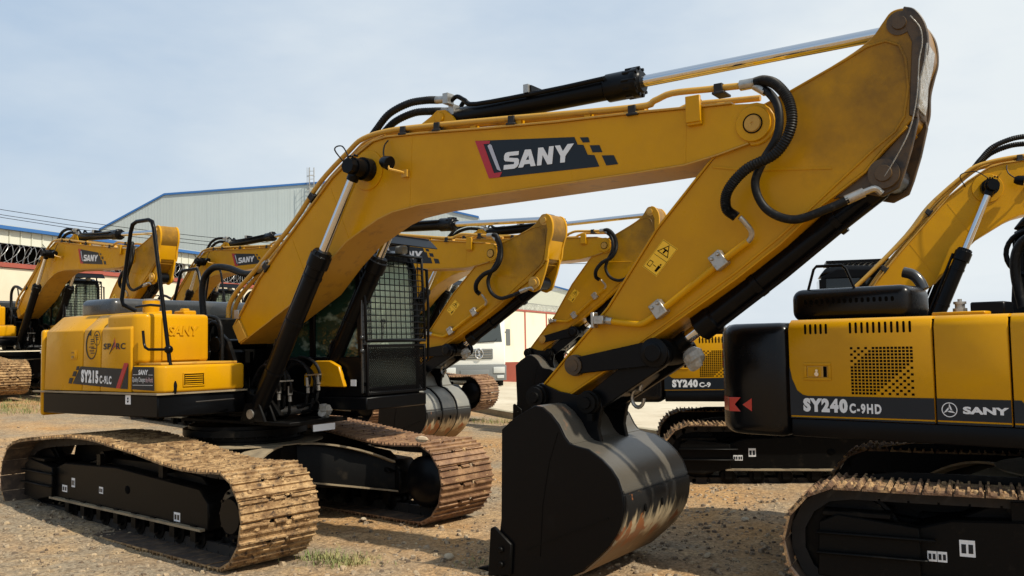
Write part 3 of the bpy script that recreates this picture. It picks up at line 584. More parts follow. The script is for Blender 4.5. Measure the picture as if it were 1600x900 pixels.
    b.tube([(5.99, -.275, 2.64), (6.03, -.29, 2.68), (6.035, -.31, 2.73), (6.0, -.34, 2.79), (5.97, -.36, 2.83)], .022, 8, 4)
    b.build('tube_clamp', STL, ar, bevel=.006, seg=1)
    b = MB(); H1 = [(6.08,3.86,-.26),(6.20,3.86,-.30),(6.307,3.80,-.36),(6.40,3.65,-.41),(6.41,3.45,-.43),(6.30,3.27,-.43),(6.06,3.175,-.43),(5.91,3.03,-.43),(5.885,2.88,-.41),(5.96,2.83,-.37)]
    H1 = [(6.06,-.24,3.855),(6.17,-.28,3.85),(6.29,-.36,3.77),(6.385,-.41,3.62),(6.395,-.43,3.43),(6.28,-.43,3.26),(6.06,-.43,3.17),(5.91,-.42,3.03),(5.885,-.40,2.90),(5.95,-.37,2.83)]
    b.tube(H1, .036, 10, 22, rib=1); b.build('arm_hose', RUB, root)
    b = MB(); H2 = [(6.10,-.24,3.82),(6.20,-.27,3.75),(6.275,-.31,3.61),(6.27,-.34,3.41),(6.15,-.34,3.22),(6.09,-.34,3.055),(6.17,-.34,2.87),(6.364,-.34,2.776),(6.593,-.32,2.83),(6.74,-.29,2.89)]
    b.tube(H2, .032, 10, 8); b.build('arm_hose', RUB, root)
    b = MB(); b.cyl((5.97, -.24, 3.856), (6.09, -.245, 3.855), .042, n=12); b.cyl((6.08, -.24, 3.84), (6.17, -.255, 3.77), .036, n=12); b.cyl((6.72, -.29, 2.885), (6.84, -.26, 2.935), .036, n=12)
    b.tube([(6.84, -.26, 2.935), (6.91, -.245, 2.955), (6.95, -.22, 2.92)], .024, 8, 4); b.build('hose_fitting', STL, root)
    # warning sticker
    W4 = [(5.293,2.729),(5.406,2.649),(5.223,2.43),(5.101,2.52)]; o = Vector((5.101, 2.52)); u = Vector((.122, -.09)); v = Vector((.19, .21))
    def q(a, c): p = o + u*a + v*c; return (p.x, p.y)
    flat([[q(0, 0), q(1, 0), q(1, 1), q(0, 1)]], -.2255, .002).build('warning_sticker', WARN, ar)
    def ring(P, t):
        c = Vector((sum(p[0] for p in P)/len(P), sum(p[1] for p in P)/len(P))); I = [c.lerp(Vector(p), t) for p in P]; R = []
        for i in range(len(P)): j = (i+1) % len(P); R.append([P[i], P[j], tuple(I[j]), tuple(I[i])])
        return R
    pol = ring([q(.13, .62), q(.87, .62), q(.5, .95)], .82) + [[q(.44, .66), q(.52, .66), q(.56, .80), q(.46, .80)], [q(.36, .76), q(.66, .76), q(.66, .80), q(.36, .80)], [q(.2, .5), q(.96, .5), q(.96, .51), q(.04, .51)]]
    pol += ring([q(.12, .12), q(.36, .12), q(.36, .30), q(.12, .30)], .80) + [[q(.42, .22), q(.62, .22), q(.62, .235), q(.42, .235)], [q(.70, .1), q(.82, .1), q(.86, .30), q(.70, .30)], [q(.74, .32), q(.82, .32), q(.82, .37), q(.74, .37)]] + ring([q(.03, .02), q(.97, .02), q(.97, .98), q(.03, .98)], .98)
    flat(pol, -.2285, .001).build('sticker_print', DRK, ar)
    # bucket cylinder
    A = Vector((6.97, 0, 3.055)); Bp = Vector((5.216, 0, 1.822)); d = (Bp-A).normalized(); Ln = (Bp-A).length
    b = MB(); b.lathe(A+d*.05, d*1.78, [(0, 0), (0, .08), (.03, .095), (.90, .095), (.91, .118), (.99, .118), (1, .09), (1, 0)], 28); b.cyl(A+Vector((0, -.12, 0)), A+Vector((0, .12, 0)), .11)
    b.tube([A+d*.22+Vector((.06, -.10, -.07)), A+d*1.0+Vector((.06, -.06, -.09)), A+d*1.66+Vector((.05, -.05, -.09))], .02, 8)
    for qd in (.45, 1.2): b.lathe(A+d*qd, d*.05, [(0, .09), (0, .115), (1, .115), (1, .09)], 24)
    bc = b.build('bucket_cylinder', BLK, root)
    b = MB(); b.cyl(A+d*1.80, Bp-d*.10, .052, n=24); b.build('piston_rod', CHR, bc)
    b = MB(); b.cyl(Bp+Vector((0, -.15, 0)), Bp+Vector((0, .15, 0)), .11, n=26); b.cyl(Bp-d*.2, Bp, .07); b.build('rod_eye', BLKD, bc)
    b = MB(); b.lathe((5.40, -.05, 1.84), (.10, -.02, -.12), [(0, 0), (.1, .06), (.4, .09), (.8, .08), (1, .03), (1, 0)], 10); b.ball((5.46, -.09, 1.75), .07, 10, (1, .6, 1.2), .2)
    b.build('film_wrap', PLAST, bc)
    # links
    def bar(p, r0, p2, r1, y0, y1, b):
        p = Vector(p); p2 = Vector(p2); a = math.atan2(p2.y-p.y, p2.x-p.x); P = []
        for i in range(9): t = a + pi/2 + pi*i/8; P.append((p.x + r0*math.cos(t), p.y + r0*math.sin(t)))
        for i in range(9): t = a - pi/2 + pi*i/8; P.append((p2.x + r1*math.cos(t), p2.y + r1*math.sin(t)))
        b.prism(P, y0, y1)
    for sg in (-1, 1):
        b = MB(); bar((4.472, 1.715), .068, (5.216, 1.822), .10, sg*.25, sg*.29, b)
        b.lathe((5.216, sg*.29, 1.822), (0, sg*.05, 0), [(0, 0), (0, .115), (.5, .12), (.55, .075), (1, .07), (1, 0)], 26)
        b.build('side_link', BLK, root, bevel=.006, seg=1)
    b = MB(); bar((5.20, 1.80), .11, (4.61, 1.415), .085, -.22, -.155, b); bar((5.20, 1.80), .11, (4.61, 1.415), .085, .155, .22, b); bar((5.0, 1.68), .09, (4.8, 1.54), .09, -.155, .155, b)
    hl = b.build('bucket_link', BLK, root, bevel=.008, seg=1)
    b = MB(); ring_ = [(4.93+.055*math.cos(2*pi*i/16), -.02, 1.44+.075*math.sin(2*pi*i/16)) for i in range(17)]
    b.tube([(4.98, -.02, 1.62)] + ring_[3:], .016, 8); b.build('lifting_eye', STL, hl)
    # bucket
    SH = [(4.24,1.375),(4.298,1.405),(4.37,1.395),(4.45,1.34),(4.525,1.257),(4.575,1.165),(4.62,1.11),(4.69,1.093),(4.783,1.077),(4.906,1.004),(4.985,.935),(5.04,.86),(5.075,.76),(5.085,.67),(5.076,.584),(5.05,.50),(5.012,.428),(4.94,.335),(4.858,.255),(4.707,.126),(4.55,.055),(4.30,.02),(4.06,.0),(3.88,-.01)]
    b = MB(); b.strip(SH, -.612, .612, -.028); bk = b.build('bucket', BUCK, root, bevel=.003, seg=1)
    side = SH + [(3.88, .12), (3.93, .34), (3.95, .46), (3.97, 1.2), (4.10, 1.30)]
    for sg in (-1, 1):
        b = MB(); b.prism(side, sg*.612, sg*.64); sp = b.build('side_plate', BLK, bk, bevel=.005, seg=1)
        b = MB(); b.prism([(3.83, -.01), (4.05, .02), (4.07, .27), (3.90, .40), (3.86, .38)], sg*.64, sg*.675)
        for z in (.10, .22): b.cyl((3.97, sg*.675, z), (3.97, sg*.70, z), .028, n=6)
        b.build('side_cutter', BLKD, sp, bevel=.008, seg=1)
        b = MB(); b.prism([(4.20, .245), (4.95, .565), (4.955, .552), (4.205, .232)], sg*.64, sg*.648)
        P = [(4.52, 1.20), (4.43, .95), (4.36, .6), (4.33, .2)]; b.prism(P + [(x-.006, z) for x, z in reversed(P)], sg*.64, sg*.645)
        b.build('weld_seam', BLKD, sp)
    b = MB()
    for k in range(5): y = -.5+.25*k; b.prism([(3.98, .05), (3.80, .045), (3.62, .0), (3.80, -.045), (3.98, -.04)], y-.05, y+.05)
    b.build('bucket_tooth', BLKD, bk, bevel=.006, seg=1)
    b = MB()
    for y0, y1 in ((-.26, -.21), (.21, .26)):
        b.prism([(4.30,1.37),(4.10,1.30),(4.0,1.38),(4.02,1.50),(4.12,1.57),(4.30,1.50),(4.48,1.47),(4.56,1.50),(4.64,1.50),(4.70,1.45),(4.715,1.38),(4.69,1.29),(4.675,1.20),(4.70,1.085),(4.60,1.10),(4.50,1.25),(4.38,1.37)], y0, y1)
    b.build('bucket_ear', BLK, bk, bevel=.006, seg=1)
    b = MB()
    for x, z in ((4.104, 1.452), (4.61, 1.415)):
        for sg in (-1, 1):
            b.lathe((x, sg*.26, z), (0, sg*.10, 0), [(0, 0), (0, .10), (.4, .10), (.42, .085), (.8, .085), (.82, .05), (1, .045), (1, 0)], 24); b.box(x-.0, x+.05, min(sg*.29, sg*.33), max(sg*.29, sg*.33), z-.15, z-.09)
    b.build('bucket_pin', BLKD, bk)
    b = MB(); b.strip([(5.078, .772), (5.084, .748)], -.61, .61, -.018); b.strip([(4.60, 1.128), (4.635, 1.11)], -.61, .61, -.008)
    b.build('weld_seam', BUCK, bk)
    b = MB()
    for y in (-.30, .02): b.ball((5.107, y, .60), .028, 10, (.25, .8, 1.2))
    b.build('plug_hole', DRK, bk)
    b = MB(); b.strip([(5.095,.735),(5.106,.67),(5.096,.584),(5.07,.495),(5.03,.42),(4.96,.325),(4.87,.24),(4.72,.11),(4.56,.035)], -.612, .612, -.014)
    b.build('wear_plate', BUCK, bk)

def work_light(root):
    b = MB(); b.lathe((2.44, -.385, 3.70), (.11, -.01, -.035), [(0, 0), (0, .04), (.35, .062), (.95, .070), (1, .066), (1, 0)], 18)
    o = b.build('work_light', BLK, root)
    b = MB(); b.tube([(2.63, -.25, 3.575), (2.62, -.33, 3.585), (2.54, -.40, 3.61), (2.53, -.40, 3.65)], .012, 6); b.box(2.60, 2.67, -.29, -.246, 3.54, 3.61); b.build('light_bracket', YEDGE, o)
    b = MB(); b.tube([(2.42, -.27, 3.93), (2.40, -.30, 3.88), (2.41, -.33, 3.80), (2.47, -.38, 3.71)], .008, 6, 4); b.tube([(1.86, -.255, 3.74), (1.80, -.38, 3.90), (1.98, -.46, 3.90), (2.11, -.50, 3.77)], .007, 6, 5); b.build('light_cable', RUB, o)

# ------------------------------------------------------------------ cab
def cab(root, dz=0.0, dx=0.0):
    X0, X1, Y0, Y1, Z0, Z1 = .02, 1.44, .38, 1.36, 1.36, 2.93
    base = [(X0, Z0), (X1, Z0), (X1+.02, 1.95), (X1-.03, 2.70), (X1-.14, Z1-.04), (X0+.30, Z1), (X0+.05, Z1-.12), (X0, 2.3)]
    t = .06
    def M(): return MB()
    b = M()
    for ya, yb in ((Y0, Y0+t), (Y1-t, Y1)):
        # lower side panels and window surround
        b.prism([(X0, Z0), (X1, Z0), (X1+.015, 1.80), (X0, 1.80)], ya, yb)
        b.prism([(X1-.07, 1.80), (X1+.015, 1.80), (X1-.03, 2.72), (X1-.12, Z1-.02), (X1-.20, Z1-.06), (X1-.11, 2.68)], ya, yb)
        b.prism([(X0, 1.80), (X0+.10, 1.80), (X0+.12, 2.80), (X0+.05, 2.84), (X0, 2.3)], ya, yb)
        b.prism([(.62, 1.80), (.70, 1.80), (.70, 2.83), (.62, 2.83)], ya, yb)
        b.prism([(X0+.05, 2.80), (X1-.14, 2.80), (X1-.16, Z1-.03), (X0+.28, Z1-.0), (X0+.05, Z1-.10)], ya, yb)
    b.box(X0, X0+t, Y0+t, Y1-t, Z0, 1.95); b.box(X0, X1, Y0+t, Y1-t, Z0, Z0+.06); b.box(X1-.05, X1, Y0+t, Y1-t, Z0+.06, 1.46); b.box(X1-.22, X1-.10, Y0+t, Y1-t, 2.80, 2.90)
    c = b.build('cab', BLK, root, bevel=.01, seg=1)
    b = M(); b.prism([(X0+.03, Z1-.08), (X1-.16, Z1-.05), (X1-.30, Z1+.02), (X0+.35, Z1+.05), (X0+.12, Z1+.02)], Y0+.01, Y1-.01); b.build('roof', BLKG, c, bevel=.03, seg=3)
    # panes
    b = M(); b.add([(X1-.01, Y0+t, 1.46), (X1-.01, Y1-t, 1.46), (X1-.06, Y1-t, 2.70), (X1-.16, Y1-t, 2.82), (X1-.16, Y0+t, 2.82), (X1-.06, Y0+t, 2.70)], [(0, 1, 2, 5), (5, 2, 3, 4)]); b.build('windscreen', SCREEN, c)
    b = M(); b.box(X1-.06, X1-.05, Y0+t, Y1-t, 1.46, 1.93); b.build('lower_pane', DGL, c)
    for nm, y, x0, x1, m in (('side_window', Y0+.03, .70, X1-.06, GRN), ('side_window', Y0+.03, X0+.1, .62, GRN), ('side_window', Y1-.03, .70, X1-.06, FILM), ('side_window', Y1-.03, X0+.1, .62, FILM)):
        b = M(); b.prism([(x0, 1.80), (x1, 1.80), (x1-.05 if x1 > 1 else x1, 2.81), (x0, 2.81)], y, y+.006); b.build(nm, m, c)
    b = M(); b.box(X0+.02, X0+.026, Y0+t, Y1-t, 1.95, 2.80); b.build('rear_window', FILM, c)
    # interior
    b = M(); b.box(.35, .85, .62, 1.12, 1.62, 1.76); b.box(.25, .40, .64, 1.10, 1.72, 2.38); b.box(.26, .38, .74, 1.0, 2.38, 2.58)
    b.build('seat', SEAT, c, bevel=.04, seg=2)
    b = M(); b.box(.35, 1.05, .46, .60, 1.55, 1.95); b.box(.35, 1.05, 1.14, 1.28, 1.55, 1.95); b.box(1.05, 1.38, .44, .56, 1.42, 2.15); b.box(.08, .22, .46, 1.28, 1.42, 2.0)
    b.build('console', CABIN, c, bevel=.02, seg=1)
    b = M(); b.cyl((.98, .53, 1.95), (1.0, .53, 2.15), .015, n=8); b.ball((1.0, .53, 2.18), .035, 8); b.cyl((.98, 1.21, 1.95), (1.0, 1.21, 2.15), .015, n=8); b.ball((1.0, 1.21, 2.18), .035, 8)
    b.tube([(1.2, .8, 1.42), (1.15, .8, 1.9)], .014, 8); b.tube([(1.2, .95, 1.42), (1.15, .95, 1.9)], .014, 8); b.build('control_lever', RUB, c)
    # front guard: wire mesh above, expanded metal below
    G0, G1 = Y0-.01, Y1+.01; xg = X1+.075
    def gx(z): return xg - max(0, (z-1.95))*.045
    b = M()
    for y in (G0, G1): b.tube([(gx(1.97), y, 1.97), (gx(2.9), y, 2.86)], .017, 8)
    b.tube([(gx(1.97), G0, 1.97), (gx(1.97), G1, 1.97)], .02, 8); b.tube([(gx(2.86), G0, 2.86), (gx(2.86), G1, 2.86)], .017, 8)
    b.box(xg-.02, xg+.012, G0, G0+.03, 1.38, 1.93); b.box(xg-.02, xg+.012, G1-.03, G1, 1.38, 1.93); b.box(xg-.02, xg+.012, G0+.03, G1-.03, 1.38, 1.41); b.box(xg-.02, xg+.012, G0+.03, G1-.03, 1.90, 1.93)
    for z in (1.5, 1.9, 2.4, 2.83): b.box(X1-.02, gx(z), G0+.0, G0+.03, z-.02, z+.02); b.box(X1-.02, gx(z), G1-.03, G1, z-.02, z+.02)
    g = b.build('front_guard', BLK, c, bevel=.003, seg=1)
    b = M()
    for i in range(1, 12): y = G0+(G1-G0)*i/12; b.tube([(gx(1.97), y, 1.97), (gx(2.86), y, 2.86)], .0055, 5)
    for i in range(1, 14): z = 1.97+.89*i/14; b.tube([(gx(z)+.006, G0, z), (gx(z)+.006, G1, z)], .0055, 5)
    tag(b.build('wire_mesh', BLK, g), kind='stuff')
    b = M(); W_, H_ = G1-G0-.06, .49; s_ = .034
    for sg in (1, -1):
        k = -H_
        while k < W_+.0:
            # line y = k + t, z = t (sg=1) or mirrored
            t0 = max(0, -k); t1 = min(H_, W_-k)
            if t1 > t0+.01:
                a = (k+t0, t0); e = (k+t1, t1)
                if sg < 0: a = (W_-a[0], a[1]); e = (W_-e[0], e[1])
                dd = Vector((0, e[0]-a[0], e[1]-a[1])).normalized(); pr = Vector((0, -dd.z, dd.y))*.0032
                p0 = Vector((xg, G0+.03+a[0], 1.41+a[1])); p1 = Vector((xg, G0+.03+e[0], 1.41+e[1])); h = Vector((.004, 0, 0))*(1 if sg > 0 else -1) + Vector((.0005*sg, 0, 0))
                b.add([p0-pr, p0+pr, p1+pr, p1-pr, p0-pr+h, p0+pr+h, p1+pr+h, p1-pr+h], [(0, 1, 2, 3), (7, 6, 5, 4), (0, 4, 5, 1), (2, 6, 7, 3)])
            k += s_
    tag(b.build('expanded_metal_screen', BLK, g), kind='stuff')
    # overhead guard
    b = M(); R0 = 2.99
    for y in (Y0+.02, Y1-.06): b.box(.15, 1.62, y, y+.04, R0+.02, R0+.06, Matrix.Translation((0, 0, 0)))
    for x in (.15, 1.58): b.box(x, x+.04, Y0+.06, Y1-.06, R0+.02, R0+.06)
    for i in range(1, 17): x = .15+1.43*i/17; b.box(x, x+.012, Y0+.06, Y1-.06, R0+.025, R0+.055)
    for i in range(1, 6): y = Y0+.06+(Y1-Y0-.12)*i/6; b.box(.19, 1.58, y, y+.012, R0+.03, R0+.05)
    for x in (.25, 1.30):
        for y in (Y0+.04, Y1-.06): b.box(x, x+.03, y, y+.03, Z1-.08, R0+.02)
    b.add([(1.62, Y0, R0+.03), (1.62, Y1, R0+.03), (1.74, Y1-.02, R0-.06), (1.74, Y0+.02, R0-.06), (1.62, Y0, R0+.045), (1.62, Y1, R0+.045), (1.745, Y1-.02, R0-.05), (1.745, Y0+.02, R0-.05)], [(0, 1, 2, 3), (7, 6, 5, 4), (0, 4, 5, 1), (2, 6, 7, 3), (1, 5, 6, 2), (0, 3, 7, 4)])
    b.build('overhead_guard', BLK, c, bevel=.003, seg=1)
    b = M(); b.box(X1-.02, X1+.10, .95, 1.05, 2.88, 2.96); b.build('cab_light', CABIN, c, bevel=.015, seg=2)
    b = M(); b.tube([(X1-.05, Y1+.02, 2.75), (X1+.06, Y1+.07, 2.73), (X1+.08, Y1+.07, 2.3), (X1+.06, Y1+.08, 1.75), (X1-.05, Y1+.02, 1.62)], .016, 8); b.build('grab_rail', BLK, c)
    b = M(); b.box(X1+.005, X1+.03, Y0-.03, Y0+.06, 1.40, 2.60); b.ball((X1+.02, Y0-.02, 2.0), .03, 8); b.ball((X1+.02, Y0-.02, 1.86), .03, 8); b.build('door_post', HOOD, c, bevel=.006, seg=1)
    for o in [c] + list(c.children) + [k for p in c.children for k in p.children]:
        for v in o.data.vertices:
            if v.co.z > 1.95: v.co.z = 1.95 + (v.co.z-1.95)*1.095
    if dz or dx: c.location = (dx, 0, dz)
    return c
def hand_rail(root, dz=0.0):
    R = [(.36, -1.20, 1.47), (.37, -1.20, 1.55), (.33, -1.20, 1.68), (.28, -1.20, 1.78), (.255, -1.20, 1.921), (.0, -1.20, 3.18), (-.03, -1.20, 3.25), (-.09, -1.20, 3.275), (-.30, -1.20, 3.275), (-.37, -1.20, 3.25), (-.405, -1.20, 3.17), (-.555, -1.20, 2.46), (-.53, -1.2, 2.40), (-.42, -1.12, 2.33)]
    b = MB(); b.tube(R, .021, 10); b.ball((.262, -1.20, 1.915), .045, 12); h = b.build('handrail', BLK, root)
    b = MB(); b.tube([(.02, -1.33, 2.11), (.04, -1.33, 1.98), (.06, -1.33, 1.94), (.10, -1.32, 1.918), (.25, -1.21, 1.915)], .014, 8); b.tube([(-.30, -1.20, 2.37), (-.05, -1.2, 2.38), (.17, -1.2, 2.36)], .014, 8); b.build('grab_handle', BLK, h)
    if dz: h.location.z = dz
# ------------------------------------------------------------------ upper structure
def plan(P, z0, z1, b): b.prism(P, z0, z1, 'z')
def center_gear(root, dz=0.0):
    """boom foot brackets, swing motor, hoses and the deck between tank and cab"""
    g = MB()
    for y0, y1 in ((-.34, -.29), (.29, .34)):
        g.prism([(-.55, 1.20), (.95, 1.20), (.80, 1.36), (.45, 1.42), (.20, 1.80), (.10, 2.00), (-.02, 2.08), (-.14, 2.04), (-.28, 1.60)], y0, y1)
    g.box(-.6, 1.18, -.42, .42, 1.10, 1.14)
    for sg in (-1, 1):
        g.prism([(.50, 1.14), (.90, 1.14), (.80, 1.33), (.58, 1.33)], sg*.34, sg*.37); g.prism([(.50, 1.14), (.90, 1.14), (.80, 1.33), (.58, 1.33)], sg*.47, sg*.50)
    c = g.build('boom_bracket', BLKD, root, bevel=.006, seg=1)
    g = MB(); g.cyl((-.02, -.40, 1.96), (-.02, .40, 1.96), .06); g.cyl((-.02, -.42, 1.96), (-.02, -.34, 1.96), .085); g.build('foot_pin', BLK, c)
    g = MB(); g.lathe((-.25, 0, 1.14), (0, 0, .75), [(0, 0), (0, .24), (.3, .24), (.32, .19), (.75, .19), (.78, .15), (1, .14), (1, 0)], 20); g.box(.0, .40, -.25, .25, 1.14, 1.46); g.box(-.6, -.28, -.36, .36, 1.14, 1.9)
    g.build('swing_motor', BLKD, c, bevel=.02, seg=1)
    g = MB()
    for k, (y, z) in enumerate([(-.22, 1.55), (-.16, 1.60), (-.10, 1.52), (.10, 1.6), (.16, 1.55), (.22, 1.62)]):
        g.tube([(.35, y, 1.5), (.55, y*1.1, z+.16), (.78, y*1.25, z+.14), (.88, y*1.35, z), (.86, y*1.3, z-.14)], .019, 8, 4)
        g.tube([(.86, y*1.3, z-.2), (.82, y*1.2, z-.33), (.6, y, z-.36)], .017, 8, 4)
    for sg in (-1, 1):
        g.tube([(.9, sg*.35, 1.62), (.96, sg*.38, 1.74), (.93, sg*.40, 1.9), (.98, sg*.42, 2.0)], .014, 8, 4)
    g.build('hydraulic_hose', RUB, c)
    g = MB()
    for k, (y, z) in enumerate([(-.22, 1.55), (-.10, 1.52), (.10, 1.6), (.22, 1.62)]):
        g.cyl((.865, y*1.3, z-.12), (.862, y*1.3, z-.02), .026, n=6); g.cyl((.866, y*1.3, z-.19), (.864, y*1.3, z-.13), .021, n=8)
    g.box(.84, .90, -.31, -.11, 1.55, 1.565); g.box(.84, .90, .11, .31, 1.60, 1.615)
    g.build('hose_fitting', STL, c)
    g = MB(); g.tube([(-.59, -.12, 2.25), (-.63, -.12, 2.50), (-.62, -.12, 2.68), (-.55, -.12, 2.79), (-.38, -.13, 2.86), (-.12, -.14, 2.83), (.12, -.16, 2.76), (.30, -.18, 2.74), (.44, -.2, 2.77)], .038, 10, 6)
    g.tube([(-.30, -.30, 1.9), (-.24, -.32, 2.16), (-.10, -.33, 2.20), (-.02, -.34, 2.1), (.0, -.34, 1.7)], .03, 10, 5)
    g.tube([(-.38, -.36, 1.85), (-.33, -.37, 2.22), (-.12, -.38, 2.27), (.04, -.38, 2.15), (.06, -.38, 1.6)], .022, 10, 5)
    g.build('return_hose', RUB, c)
    g = MB(); g.tube([(.44, -.2, 2.77), (.56, -.21, 2.83), (.62, -.22, 2.84)], .043, 10); g.box(.12, .20, -.27, .05, 2.24, 2.34); g.build('hose_fitting', STL, c, bevel=.004, seg=1)
    if dz: c.location.z = dz
    return c
def deck_front(root, zt, zb, xr, xf, xback, m=None):
    m = m or BLK
    b = MB(); plan([(xback+.18, -1.37), (xr, -1.37), (xf, -.40), (xf-.02, -.38), (xback, -.38)], zb, zt, b)
    plan([(xback, .36), (1.52, .36), (1.52, 1.38), (xback, 1.38)], zb-.02, zt-.10, b)
    plan([(xback, -.38), (-.55, -.38), (-.55, .36), (xback, .36)], zb, zt, b)
    f = b.build('revolving_frame', m, root, bevel=.012, seg=1)
    b = MB(); plan([(xback, -1.395), (xr+.02, -1.395), (xf+.03, -.39), (xf-.03, -.39), (xr-.03, -1.34), (xback, -1.34)], zt+.001, zt+.018, b); b.build('deck_edge', DUSTY, f)
    return f
def house_215(root):
    f = deck_front(root, 1.46, 1.235, .33, .46, -1.95)
    b = MB(); b.tube([(.50, -1.05, 1.38), (.545, -.85, 1.385), (.53, -.6, 1.385)], .008, 6)
    b.build('step_bar', CHAIN, f)
    b = MB(); b.box(-.204, -.115, -1.375, -1.371, 1.361, 1.455); b.build('sticker', LET, f)
    b = MB(); b.prism([(-.18, 1.40), (-.14, 1.40), (-.16, 1.375)], -1.377, -1.375); b.prism([(-.17, 1.41), (-.15, 1.41), (-.15, 1.43), (-.17, 1.43)], -1.377, -1.375); b.build('sticker_print', DRK, f)
    # right side doors with a chamfered top
    sec = [(-1.368, 1.485), (-1.372, 2.135), (-1.19, 2.30), (-.88, 2.335), (-.88, 1.485)]
    doors = []
    for x0, x1, xt0, xt1 in ((-1.76, -1.015, -1.70, -.965), (-1.005, -.675, -.955, -.635), (-.665, -.125, -.625, -.13)):
        b = MB(); n = len(sec); v = []
        for k, (xa, xb) in enumerate(((x0, x1),)):
            for p in sec: t = (p[1]-1.485)/.85; v.append((x0+(xt0-x0)*t, p[0], p[1]))
            for p in sec: t = (p[1]-1.485)/.85; v.append((x1+(xt1-x1)*t, p[0], p[1]))
        b.add(v, [tuple(range(n)), tuple(range(2*n-1, n-1, -1))] + [(i, i+n, (i+1) % n+n, (i+1) % n) for i in range(n)])
        doors.append(b.build('side_door', YEL, root, bevel=.010, seg=2))
    b = MB(); b.box(-1.75, -.14, -1.33, -.86, 1.47, 2.10); b.box(-1.75, -.3, -.88, 1.30, 1.40, 2.20); b.build('engine_bay', DRK, root)
    # door handle, lock
    b = MB(); b.prism([(-1.222, 1.925), (-1.095, 1.925), (-1.095, 1.822), (-1.222, 1.822)], -1.3735, -1.3775); b.prism([(-1.16, 1.915), (-1.12, 1.915), (-1.12, 1.84), (-1.16, 1.84)], -1.3775, -1.383); b.build('door_handle', YEL, doors[0], bevel=.002, seg=1)
    b = MB(); b.cyl((-1.15, -1.383, 1.85), (-1.15, -1.40, 1.85), .014, n=10); b.prism([(-1.19, 1.90), (-1.14, 1.90), (-1.14, 1.893), (-1.19, 1.893)], -1.383, -1.385); b.build('lock', CHR, doors[0])
    # model stripe and lettering
    y = -1.372
    flat([D['s_band']], y, .003).build('decal_band', DECB, doors[1]); flat([D['s_tri']], y, .003).build('decal_band', DECB, doors[2])
    for p in D['s_sq']: flat([p], y, .003).build('decal_square', DECB, doors[0])
    flat([D['s_red']], y, .0045).build('decal_stripe', RED, doors[2])
    text('lettering', 'SY215', LET, doors[1], (-1.010, -1.3755, 1.578), (1, 0, -.035), (0, 0, 1), .322, .138, bold=.062, space=1.2)
    text('lettering', 'C-9LC', LET, doors[2], (-.665, -1.3755, 1.567), (1, 0, -.035), (0, 0, 1), .215, .088, bold=.040, space=1.25)
    b = MB(); yy = y-.003
    def ell(cx, cz, rx, rz, t0, t1, w, n=40):
        R = []
        for i in range(n):
            a0 = t0+(t1-t0)*i/n; a1 = t0+(t1-t0)*(i+1)/n; w0 = w*(1-.75*i/n); w1 = w*(1-.75*(i+1)/n)
            R.append([(cx+rx*math.cos(a0), cz+rz*math.sin(a0)), (cx+rx*math.cos(a1), cz+rz*math.sin(a1)), (cx+(rx-w1)*math.cos(a1), cz+(rz-w1)*math.sin(a1)), (cx+(rx-w0)*math.cos(a0), cz+(rz-w0)*math.sin(a0))])
        return R
    for p in ell(-.828, 1.973, .105, .150, 2.0, 2.0+1.62*pi, .022) + ell(-.724, 2.048, .06, .078, 0, 2*pi, .009): b.prism(p, y, yy)
    b.prism([(-.90, 2.09), (-.835, 2.075), (-.83, 2.145)], y, yy)
    for (x, z, w) in ((-.84, 2.03, .05), (-.84, 2.01, .06), (-.84, 1.985, .05), (-.87, 1.95, .09), (-.83, 1.935, .08), (-.86, 1.91, .08), (-.84, 1.885, .07), (-.75, 2.07, .05), (-.75, 2.05, .05), (-.745, 2.03, .045), (-.745, 2.08, .03)): b.prism([(x, z), (x+w, z), (x+w, z+.009), (x, z+.009)], y, yy)
    b.build('emblem', DECB, doors[1])
    text('lettering', 'SP', DECB, doors[2], (-.600, -1.375, 1.925), (1, 0, 0), (0, 0, 1), .135, .065, bold=.03, space=1.1); text('lettering', 'RC', DECB, doors[2], (-.375, -1.375, 1.925), (1, 0, 0), (0, 0, 1), .165, .065, bold=.03, space=1.1)
    flat([[(-.455, 1.915), (-.405, 2.045), (-.385, 1.975), (-.33, 1.925), (-.40, 1.955)]], y, .003).build('emblem_star', mat('rust_red_decal', (.30, .05, .02), .4), doors[2])
    flat([[(-.50, 1.875), (-.43, 1.985), (-.40, 2.0), (-.44, 1.94)]], y, .0035).build('emblem_star', DECB, doors[2])
    # fuel tank with embossed front
    b = MB(); b.prism([(-.60, -1.18), (-.60, -1.345), (-.12, -1.345), (-.02, -1.27), (.0, -1.14), (.0, -.50), (-.60, -.50)], 1.775, 2.29, 'z')
    tk = b.build('fuel_tank', YEL, root, bevel=.045, seg=3)
    b = MB(); b.prism([(-1.10, 1.80), (-.62, 1.80), (-.62, 2.25), (-1.10, 2.25)], .0, .018, 'x'); b.build('tank_panel', YEL, tk, bevel=.012, seg=2)
    t = text('embossed_lettering', 'SANY', YEL, tk, (.019, -1.03, 2.06), (0, 1, 0), (0, 0, 1), .37, .105, bold=.03, shear=.15, ext=0)
    me = t.data; bm = bmesh.new(); bm.from_mesh(me); r = bmesh.ops.extrude_face_region(bm, geom=bm.faces[:]); bmesh.ops.translate(bm, verts=[e for e in r['geom'] if isinstance(e, bmesh.types.BMVert)], vec=(.010, 0, 0)); bmesh.ops.recalc_face_normals(bm, faces=bm.faces); bm.to_mesh(me); bm.free()
    b = MB(); b.lathe((-.33, -1.0, 2.27), (0, 0, .17), [(0, 0), (0, .085), (.7, .085), (.72, .092), (1, .088), (1, 0)], 22); cp = b.build('fuel_cap', YEL, tk); b = MB(); b.cyl((-.33, -1.0, 2.441), (-.33, -1.0, 2.46), .075); b.build('cap_lid', STL, cp)
